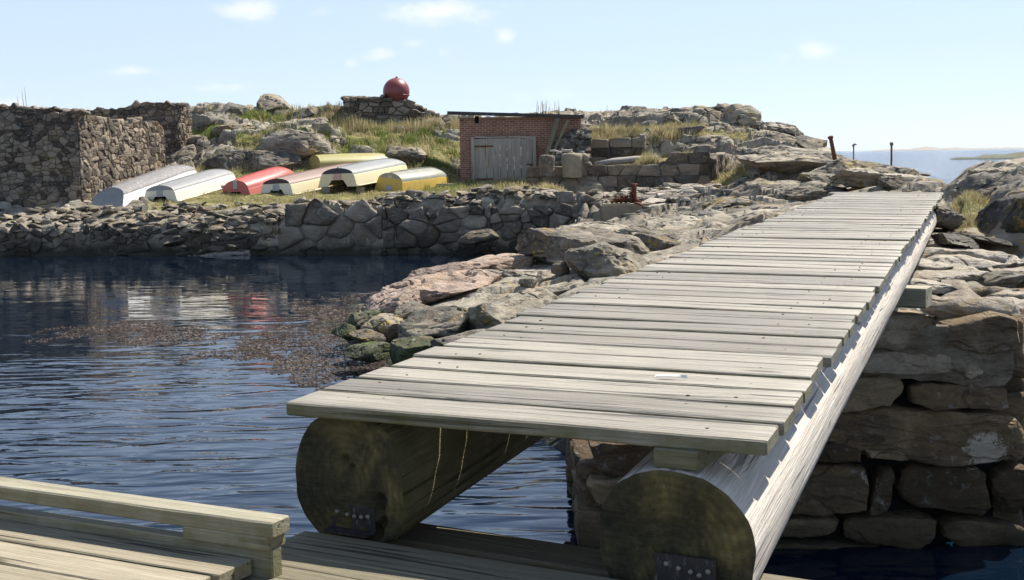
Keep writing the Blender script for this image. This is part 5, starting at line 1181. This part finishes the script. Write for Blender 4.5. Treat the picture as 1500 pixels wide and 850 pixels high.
RK = [
 # left shore
 (662, 420, 24.5, 200, 50, 1.5, 'pink_rock', 'broad pinkish granite hump beside the dark harbour water', 11, (0.0, -.10), .05),
 (735, 396, 27, 130, 44, 1.2, 'pink_rock', 'smaller pinkish granite hump behind the broad pink one', 12, (0, -.12), .05),
 (590, 440, 23.4, 120, 45, 1.0, 'pink_rock', 'low pinkish rock tongue reaching down to the floating weed', 13, (0, -.22), .05),
 (650, 400, 26.5, 100, 26, .8, 'pink_rock', 'flat pinkish ledge at the far waterline of the granite', 14, (0, -.16), .04),
 (855, 376, 27, 190, 84, 1.6, 'grey_rock', 'largest smooth grey outcrop with yellow lichen left of the deck', 15, (0, .22), .05),
 (905, 390, 23.5, 150, 66, 1.2, 'grey_rock', 'striped grey rock sloping down to the deck edge', 16, (0, .33), .07),
 (882, 343, 31, 130, 34, 1.2, 'grey_rock', 'rounded grey rock behind the largest lichen outcrop', 17, (0, .12), .05),
 (975, 370, 28, 120, 52, 1.2, 'grey_rock', 'grey rock slab beside the striped sloping rock', 18, (0, .3), .06),
 (1010, 338, 33, 140, 44, 1.6, 'grey_rock', 'pale grey rounded rock in front of the driftwood rubble', 19, (0, .12), .05),
 (745, 462, 19.5, 160, 66, 1.1, 'grey_rock', 'lichen spotted grey rock running under the deck edge', 20, (0, -.15), .06),
 (660, 478, 20.2, 150, 62, .9, 'grey_rock', 'low olive grey rock below the pinkish granite', 21, (0, -.12), .06),
 (600, 462, 21.8, 70, 34, .5, 'grey_rock', 'angular olive stone wedged below the pink tongue', 22, (.1, -.1), .03),
 (568, 478, 21.3, 78, 40, .5, 'grey_rock', 'two-tone angular stone at the weed edge', 23, (.15, .1), .03),
 (536, 493, 20.8, 56, 28, .4, 'dark_rock', 'dark wedge shaped stone nearest the floating weed', 24, (0, .25), .02),
 (508, 486, 21.6, 44, 24, .35, 'weedy_rock', 'small weed covered stone at the outer point', 25, (0, 0), .02),
 (535, 468, 22.5, 70, 26, .5, 'weedy_rock', 'green weedy stone behind the dark wedge stone', 26, (0, -.1), .02),
 (610, 512, 19.2, 80, 40, .5, 'weedy_rock', 'mossy green stone half under the deck edge', 27, (0, -.1), .02),
 (545, 515, 19.6, 80, 26, .45, 'weedy_rock', 'low green weed hummock at the near waterline', 28, (0, 0), .02),
 (700, 500, 18.2, 130, 50, .7, 'dark_rock', 'dark shaded rock right under the deck edge', 29, (0, -.2), .04),
 (800, 408, 23.5, 34, 22, .3, 'grey_rock', 'brown lichen stone in the gully between pink and grey rock', 30, (.2, .2), .02),
 (775, 415, 23, 30, 22, .3, 'dark_rock', 'dark small stone left of the brown gully stone', 31, (.1, -.2), .02),
 (822, 394, 24, 30, 22, .3, 'grey_rock', 'orange spotted stone above the brown gully stone', 32, (.1, -.3), .02),
 (790, 432, 21.5, 90, 22, .5, 'dark_rock', 'flat ash grey stone in the gully by the deck', 33, (0, -.1), .02),
 (335, 373, 45.0, 100, 11, .5, 'slab_rock', 'flat pale stone awash below the rubble corner', 34, (0, 0), .02),
 (700, 348, 42.6, 60, 22, .5, 'dark_rock', 'dark boulder at the foot of the quay wall', 35, (0, -.2), .03),
 (862, 334, 41.2, 44, 26, .5, 'dark_rock', 'dark boulder between quay wall and concrete block', 36, (0, 0), .03),
 # middle ground beside the far deck
 (1090, 302, 35, 130, 40, 1.5, 'grey_rock', 'low lumpy grey rock left of the far deck', 37, (0, .1), .06),
 (1140, 290, 37, 170, 44, 1.8, 'grey_rock', 'brownish grey whaleback rock beyond the middle of the deck', 38, (0, -.08), .06),
 (1195, 283, 35, 110, 34, 1.4, 'grey_rock', 'rounded rock touching the far left deck corner', 39, (0, .06), .06),
 (1045, 320, 33.5, 70, 22, .7, 'dark_rock', 'dark cracked rock beside the driftwood rubble', 40, (0, .1), .03),
 (1175, 243, 46, 210, 44, 2.0, 'grey_rock', 'long dark fronted whaleback ledge below the rusty mooring post', 90, (0, .16), .06),
 (1130, 232, 49, 110, 30, 1.6, 'grey_rock', 'upper ledge of bedrock right of the grass slope', 91, (0, .2), .05),
 (1245, 252, 41, 120, 40, 1.8, 'grey_rock', 'swollen grey rock in the middle of the ridge foot', 92, (0, .18), .05),
 (1215, 264, 38, 110, 26, 1.2, 'dark_rock', 'dark ledge under the swollen rock', 93, (0, .12), .05),
 (1290, 258, 37.5, 90, 32, 1.5, 'grey_rock', 'rounded rock between the swollen rock and the sea channel', 94, (0, .2), .05),
 (1330, 265, 33, 80, 22, 1.2, 'grey_rock', 'low brown rocks stepping down to the sea channel', 95, (0, .22), .04),
 (1120, 280, 40, 150, 34, 1.6, 'grey_rock', 'smooth tan whaleback beside the lost plank', 96, (0, -.1), .05),
 (1175, 293, 35.5, 120, 34, 1.4, 'grey_rock', 'dark undercut front of the whaleback by the deck edge', 97, (0, -.05), .05),
 (1075, 290, 38, 80, 26, 1.0, 'dark_rock', 'broken dark rocks at the left end of the whaleback', 98, (0, .1), .03),
 (1105, 312, 33.5, 90, 22, 1.0, 'dark_rock', 'low dark rock rib right against the deck edge', 99, (0, -.06), .04),
 (960, 350, 29.5, 130, 34, 1.2, 'grey_rock', 'long grey rib of rock behind the striped sloping rock', 100, (0, .24), .05),
 # ridge
 (1078, 178, 60, 62, 44, 2.2, 'grey_rock', 'tallest square grey crag on the ridge', 41, (0, .1), .04),
 (1033, 174, 61, 70, 32, 2.0, 'dark_rock', 'dark blocky crag left of the tallest crag', 42, (0, 0), .04),
 (1140, 196, 57, 74, 36, 2.5, 'grey_rock', 'smooth sloping slab right of the tallest crag', 43, (0, .42), .04),
 (1178, 212, 54, 56, 28, 2.5, 'grey_rock', 'second smooth sloping slab running towards the rusty post', 44, (0, .35), .04),
 (1062, 200, 57, 26, 14, .5, 'slab_rock', 'pale pink stone perched above the terrace', 45, (0, 0), .03),
 (940, 176, 62, 60, 20, 1.5, 'dark_rock', 'dark rock showing behind the terrace grass', 46, (0, 0), .03),
 (985, 178, 62, 40, 22, 1.2, 'dark_rock', 'dark rock between terrace grass and crag', 47, (0, 0), .03),
 (905, 178, 61, 34, 16, 1.0, 'grey_rock', 'low grey rock at the left end of the terrace skyline', 48, (0, 0), .03),
 # hill behind boats
 (398, 156, 68, 62, 34, 2.2, 'grey_rock', 'great grey boulder crowning the left hill', 49, (0, .08), .04),
 (338, 166, 66, 50, 30, 1.8, 'dark_rock', 'dark round boulder left of the crowning boulder', 50, (0, 0), .03),
 (303, 182, 62, 60, 26, 1.4, 'dark_rock', 'dark boulder on the hill above the red boat', 51, (0, .05), .03),
 (345, 190, 60, 70, 20, 1.2, 'grey_rock', 'low ledge rock in the hillside grass', 52, (0, -.15), .04),
 (460, 168, 64, 60, 22, 1.5, 'grey_rock', 'dark topped rock left of the hilltop wall', 53, (0, -.15), .04),
 (470, 180, 62, 44, 20, 1.2, 'grey_rock', 'jointed rock below the hilltop wall end', 54, (0, .05), .04),
 (440, 216, 56.2, 112, 48, 1.4, 'grey_rock', 'big jointed rock face behind the olive boat', 55, (0, .06), .06),
 (395, 238, 55, 90, 40, .9, 'dark_rock', 'shaded rock foot behind the red boat', 56, (0, 0), .05),
 (345, 240, 55.2, 90, 36, .9, 'dark_rock', 'shaded rock foot behind the white boats', 57, (0, 0), .05),
 (605, 230, 56.2, 44, 26, .8, 'grey_rock', 'pale edged rock behind the yellow boat', 58, (0, .15), .04),
 (580, 224, 56.6, 40, 20, .8, 'grey_rock', 'grassy topped rock behind the bow of the olive boat', 59, (0, .1), .04),
 (585, 287, 48.5, 44, 10, .5, 'slab_rock', 'flat pale stone in the turf before the yellow boat', 60, (0, 0), .02),
 # right side beyond the pier
 (1452, 292, 20.0, 118, 88, 1.6, 'dark_rock', 'broad dark cliff block right of the bridge end', 61, (0, -.1), .05),  # this and next: the cliff's shadow put into the darker rock colour
 (1488, 338, 17.0, 84, 116, 1.0, 'dark_rock', 'shadowed upright cliff face at the right edge', 62, (0, 0), .05),
 (1480, 262, 21.5, 110, 40, 1.6, 'grey_rock', 'grey domed top of the right cliff', 63, (0, -.06), .05),
 (1412, 284, 21.5, 48, 44, 1.2, 'dark_rock', 'dark rock leaning beside the far right deck corner', 64, (0, -.5), .04),
 (1378, 318, 17.6, 50, 34, .6, 'dark_rock', 'dark pointed rock below the far right deck corner', 65, (0, .4), .03),
 (1392, 352, 16.2, 70, 24, .6, 'dark_rock', 'dark layered slab above the pier top', 66, (0, .2), .04),
 (1462, 330, 17.4, 36, 18, .35, 'grey_rock', 'small grey stone under the ledge grass', 67, (0, 0), .02),
 (1440, 352, 16.5, 80, 20, .6, 'dark_rock', 'long dark slab sloping right to the cliff', 68, (0, .5), .03),
 # ridge foot at the far bridge end
 (1262, 262, 34, 90, 30, 1.5, 'grey_rock', 'broad rounded rock just beyond the deck end', 69, (0, .1), .05),
 (1315, 268, 31, 60, 20, 1.0, 'grey_rock', 'low brown rock beyond the right half of the deck end', 70, (0, .15), .04),
 (1352, 256, 42, 20, 5, .5, 'dark_rock', 'tiny dark skerry tip in the sea channel', 72, (0, .2), .03),
]
for (px, py, D, w, h, dp, mat, lab, sd, tl, sta) in RK:
    g = NG if px < 1000 and D < 34 else ('rocks on the hill and ridge' if D > 50 else ('rocks by the bridge end' if px > 1240 else 'rocks around the deck'))
    boulder(px, py, D, w*1.06, h*1.12, dp, mat, lab, sd, group=g, tilt=tl, strata=sta*0.35, sub=5 if w > 60 or D < 30 else 4, rough=.045, cuts=15)
# driftwood and rubble between terrace and rocks
mb = MB(); rs = np.random.default_rng(33)
for i in range(170):
    px = rs.uniform(925, 1050); D = rs.uniform(40.8, 49); p = at(px, 300, D); p[2] = ground(p[0], D)+.05; s = rs.uniform(.12, .36)
    rock(mb, p, (s*1.6, s, s*.4), 900+i, 2, 8, .05, rot=rs.uniform(-.5, .5), tilt=(rs.normal()*.15, rs.normal()*.15), depth=(.5, .8))
o = mb.build('rubble', MAT['slab_rock'], sharp=30); tag(o, 'flat stone rubble between the lower terrace wall and shore rocks', 'rubble', kind='stuff')
for k, (xa, ya, xb, yb, D, r) in enumerate([(962, 307, 1000, 295, 43, .07), (1003, 296, 1018, 303, 43.4, .04), (958, 313, 1008, 318, 41.5, .05), (945, 298, 985, 288, 45, .05)]):
    m = MB(); a = at(xa, ya, D); e = at(xb, yb, D+.4); tube(m, [a, a*.5+e*.5+[0, 0, .04], e], [r, r*1.1, r*.6], 8)
    o = m.build('driftwood', MAT['bleached']); tag(o, ['thickest bleached driftwood pole right of the concrete block', 'short curved driftwood stick at the right of the rubble', 'lowest driftwood stick on the shore rubble', 'thin driftwood stick behind the concrete block'][k], 'driftwood', 'driftwood on the rubble')
# short plank lying on the rocks
m = MB(); board(m, at(1101, 259, 46.5), at(1121, 258, 46.9), (0, 1, 0), (0, 0, 1), .25, .09, .006, 3, .002, seed=901); o = m.build('lost_plank', MAT['landing'], smooth=True, sharp=35); tag(o, 'short brown plank lying on the rocks below the ridge', 'plank')

# ------------------------------------------------------------------ floating weed
def wmask(x, y, px, py):
    return 0
rs = np.random.default_rng(21); V = []; F = []; n = 0
def weed(npts, pxr, pyr, dens, big=1.0):
    out = []
    px = rs.uniform(*pxr, npts); py = rs.uniform(*pyr, npts)
    P = np.array([atz(a, b, 0.004) for a, b in zip(px, py)])
    f = fbm(np.stack([P[:, 0]*0.9, P[:, 1]*0.35, P[:, 0]*0], 1), 4, 5)+0.6*fbm(np.stack([P[:, 0]*4, P[:, 1]*1.6, P[:, 0]*0], 1), 3, 8)
    d = np.array([dens(a, b) for a, b in zip(px, py)])
    return P[f+d > 0.25]
def dens(a, b):
    return 0.72-((a-480)/120)**2*0.6-((b-500)/52)**2*0.5
def dens2(a, b): return 0.55-((a-220)/150)**2*0.4-((b-492)/13)**2*0.4
def dens3(a, b): return 0.42-((a-370)/110)**2*0.4-((b-520)/16)**2*0.4
PW_ = np.concatenate([weed(46000, (300, 680), (430, 575), dens), weed(14000, (20, 420), (466, 516), dens2), weed(9000, (230, 520), (498, 548), dens3), weed(500, (800, 870), (640, 732), lambda a, b: 0.05)])
k = len(PW_); s = rs.uniform(.006, .022, k)*(0.5+PW_[:, 1]/40); a0 = rs.uniform(0, 6.28, k); hz = rs.uniform(0, .022, k)
Vs = np.zeros((k, 4, 3)); 
for j in range(4):
    t = a0+j*1.57+rs.uniform(-.4, .4, k); r = s*rs.uniform(.5, 1.4, k); Vs[:, j, 0] = PW_[:, 0]+np.cos(t)*r*1.4; Vs[:, j, 1] = PW_[:, 1]+np.sin(t)*r; Vs[:, j, 2] = 0.005+hz*rs.uniform(0, 1, k)
me = bpy.data.meshes.new('floating_seaweed'); me.from_pydata(Vs.reshape(-1, 3).tolist(), [], [(4*i, 4*i+1, 4*i+2, 4*i+3) for i in range(k)]); me.materials.append(MAT['weed'])
o = bpy.data.objects.new('floating_seaweed', me); C.objects.link(o); tag(o, 'brown speckled seaweed drifting off the rocks', kind='stuff')

# ------------------------------------------------------------------ distant islands and skerry
def island(name, pxs, D, wid, label, mat='grey_rock'):
    """pxs: list of (px, top row): a low ridge seen far over the sea"""
    K = 90; V = []; F = []; xs_ = np.linspace(pxs[0][0], pxs[-1][0], K); M_ = 7
    for i, px in enumerate(xs_):
        y = np.interp(px, [q[0] for q in pxs], [q[1] for q in pxs]); p = at(px, y, D); z = max(p[2], -.1)
        for j in range(M_):
            s = j/(M_-1); V.append((p[0]*(1+(s-.5)*wid/D), D+(s-.5)*wid, (z+.3)*math.sin(math.pi*s)**.7-.3))
    V = np.array(V); V[:, 2] += fbm(V/(D*.004), 4, 7)*np.maximum(V[:, 2]+.1, 0)*.35
    for i in range(K-1):
        for j in range(M_-1): F.append((i*M_+j, (i+1)*M_+j, (i+1)*M_+j+1, i*M_+j+1))
    m = MB(); m.add(V, F); o = m.build(name, MAT[mat]); return tag(o, label, 'island')
island('skerry', [(1388, 234), (1402, 230.5), (1420, 229.5), (1428, 231), (1440, 226.5), (1455, 226), (1475, 226), (1500, 223.5), (1560, 220), (1640, 236)], 420, 40, 'low dark rock skerry out in the sea at right', 'weedy_rock')
island('far_island', [(1270, 221), (1290, 219), (1335, 218.5), (1345, 216), (1358, 214.5), (1366, 215), (1376, 217), (1390, 216.5), (1402, 215.7), (1412, 217), (1440, 216.6), (1500, 216.0), (1560, 216.5), (1620, 217)], 5200, 500, 'pale distant island on the sea horizon')

# ------------------------------------------------------------------ sky, sun, air
SUN_AZ, SUN_EL = math.radians(46), math.radians(53)
w = bpy.data.worlds.new('World'); SC.world = w; w.use_nodes = True; nt = w.node_tree; nt.nodes.clear()
def nn(k): return nt.nodes.new(k)
out = nn('ShaderNodeOutputWorld'); bg = nn('ShaderNodeBackground'); sky = nn('ShaderNodeTexSky'); sky.sky_type = 'NISHITA'; sky.sun_disc = False
sky.sun_elevation = SUN_EL; sky.sun_rotation = SUN_AZ; sky.air_density = 0.75; sky.dust_density = 0.5; sky.ozone_density = 0.8; sky.altitude = 2500
tc = nn('ShaderNodeTexCoord'); sp = nn('ShaderNodeSeparateXYZ'); nt.links.new(tc.outputs['Generated'], sp.inputs[0])
def mth(op, a, b=0.0):
    m = nn('ShaderNodeMath'); m.operation = op
    for i, v in enumerate((a, b)):
        if isinstance(v, bpy.types.NodeSocket): nt.links.new(v, m.inputs[i])
        else: m.inputs[i].default_value = v
    return m.outputs[0]
fy = mth('MAXIMUM', sp.outputs[1], 0.05); az = mth('DIVIDE', sp.outputs[0], fy); el = mth('DIVIDE', sp.outputs[2], fy)
CL = [(362, 14, 58, 17, 1.0), (645, 18, 85, 19, 1.15), (600, 12, 40, 12, .7), (740, 55, 20, 16, .75), (192, 105, 60, 10, .7), (326, 129, 48, 10, .75), (472, 20, 26, 9, .55), (552, 78, 40, 13, .7), (650, 78, 20, 10, .55), (515, 92, 14, 9, .55), (1192, 74, 42, 16, .8), (1150, 82, 20, 10, .5), (8, 152, 40, 10, .7), (605, 64, 22, 8, .45), (780, 140, 90, 16, .3)]
tot = None
for px, py, wx, wy, st_ in CL:
    d = ray(px, py); a, e = d[0]/d[1], d[2]/d[1]
    dx = mth('DIVIDE', mth('SUBTRACT', az, a), wx*.75/FPX); dy = mth('DIVIDE', mth('SUBTRACT', el, e), wy*.85/FPX)
    g = mth('MULTIPLY', mth('EXPONENT', mth('MULTIPLY', mth('ADD', mth('MULTIPLY', dx, dx), mth('MULTIPLY', dy, dy)), -1.0)), st_)
    tot = g if tot is None else mth('MAXIMUM', tot, g)
cmb = nn('ShaderNodeCombineXYZ'); nt.links.new(az, cmb.inputs[0]); nt.links.new(mth('MULTIPLY', el, 2.0), cmb.inputs[1])
nz = nn('ShaderNodeTexNoise'); nt.links.new(cmb.outputs[0], nz.inputs[0]); nz.inputs['Scale'].default_value = 34; nz.inputs['Detail'].default_value = 7; nz.inputs['Roughness'].default_value = .62
mask = nn('ShaderNodeMapRange'); nt.links.new(mth('ADD', tot, mth('MULTIPLY', mth('SUBTRACT', nz.outputs[0], .5), 2.2)), mask.inputs[0]); mask.inputs[1].default_value = .15; mask.inputs[2].default_value = 1.5; mask.inputs[4].default_value = .9
msk = mth('MULTIPLY', mask.outputs[0], mth('MINIMUM', mth('MULTIPLY', tot, 3.0), 1.0))
mx = nn('ShaderNodeMix'); mx.data_type = 'RGBA'; nt.links.new(msk, mx.inputs[0]); veil = nn('ShaderNodeMix'); veil.data_type = 'RGBA'; vm = nn('ShaderNodeMapRange'); nt.links.new(sp.outputs[2], vm.inputs[0]); vm.inputs[1].default_value = .08; vm.inputs[2].default_value = .45; vm.inputs[3].default_value = .78; vm.inputs[4].default_value = .22; nt.links.new(vm.outputs[0], veil.inputs[0]); nt.links.new(sky.outputs[0], veil.inputs[6]); veil.inputs[7].default_value = (2.75, 3.2, 3.8, 1)   # thin high cirrus veil
nt.links.new(veil.outputs[2], mx.inputs[6]); mx.inputs[7].default_value = (5.0, 4.9, 4.9, 1)
nt.links.new(mx.outputs[2], bg.inputs[0]); bg.inputs[1].default_value = 0.128; nt.links.new(bg.outputs[0], out.inputs[0])
# thin sea air between here and the islands
hm = bpy.data.materials.new('sea_haze'); hm.use_nodes = True; ht = hm.node_tree; ht.nodes.clear(); ho = ht.nodes.new('ShaderNodeOutputMaterial'); hv = ht.nodes.new('ShaderNodeVolumePrincipled')
hv.inputs['Color'].default_value = (.82, .88, .95, 1); hv.inputs['Density'].default_value = 0.00006; hv.inputs['Anisotropy'].default_value = 0.3; ht.links.new(hv.outputs[0], ho.inputs['Volume'])
mb = MB(); box(mb, (-21000, -60, -5), (21000, 21000, 120)); o = mb.build('haze', hm, smooth=False); tag(o, kind='stuff')
SC.cycles.volume_bounces = 0
sl = bpy.data.lights.new('sun', 'SUN'); sl.energy = 4.5; sl.angle = math.radians(0.53); sl.color = (1.0, 0.94, 0.84)
so = bpy.data.objects.new('sun', sl); C.objects.link(so)
sd = Vector((math.sin(SUN_AZ)*math.cos(SUN_EL), math.cos(SUN_AZ)*math.cos(SUN_EL), math.sin(SUN_EL)))
so.rotation_euler = sd.to_track_quat('Z', 'Y').to_euler(); so.location = (20, 20, 30)
SC.view_settings.view_transform = 'Standard'; SC.view_settings.look = 'None'; SC.view_settings.exposure = 0.9; SC.view_settings.gamma = 1.0; SC.view_settings.use_curve_mapping = False
SC.render.engine = 'CYCLES'; SC.cycles.use_denoising = True; SC.cycles.max_bounces = 6; SC.cycles.sample_clamp_indirect = 6
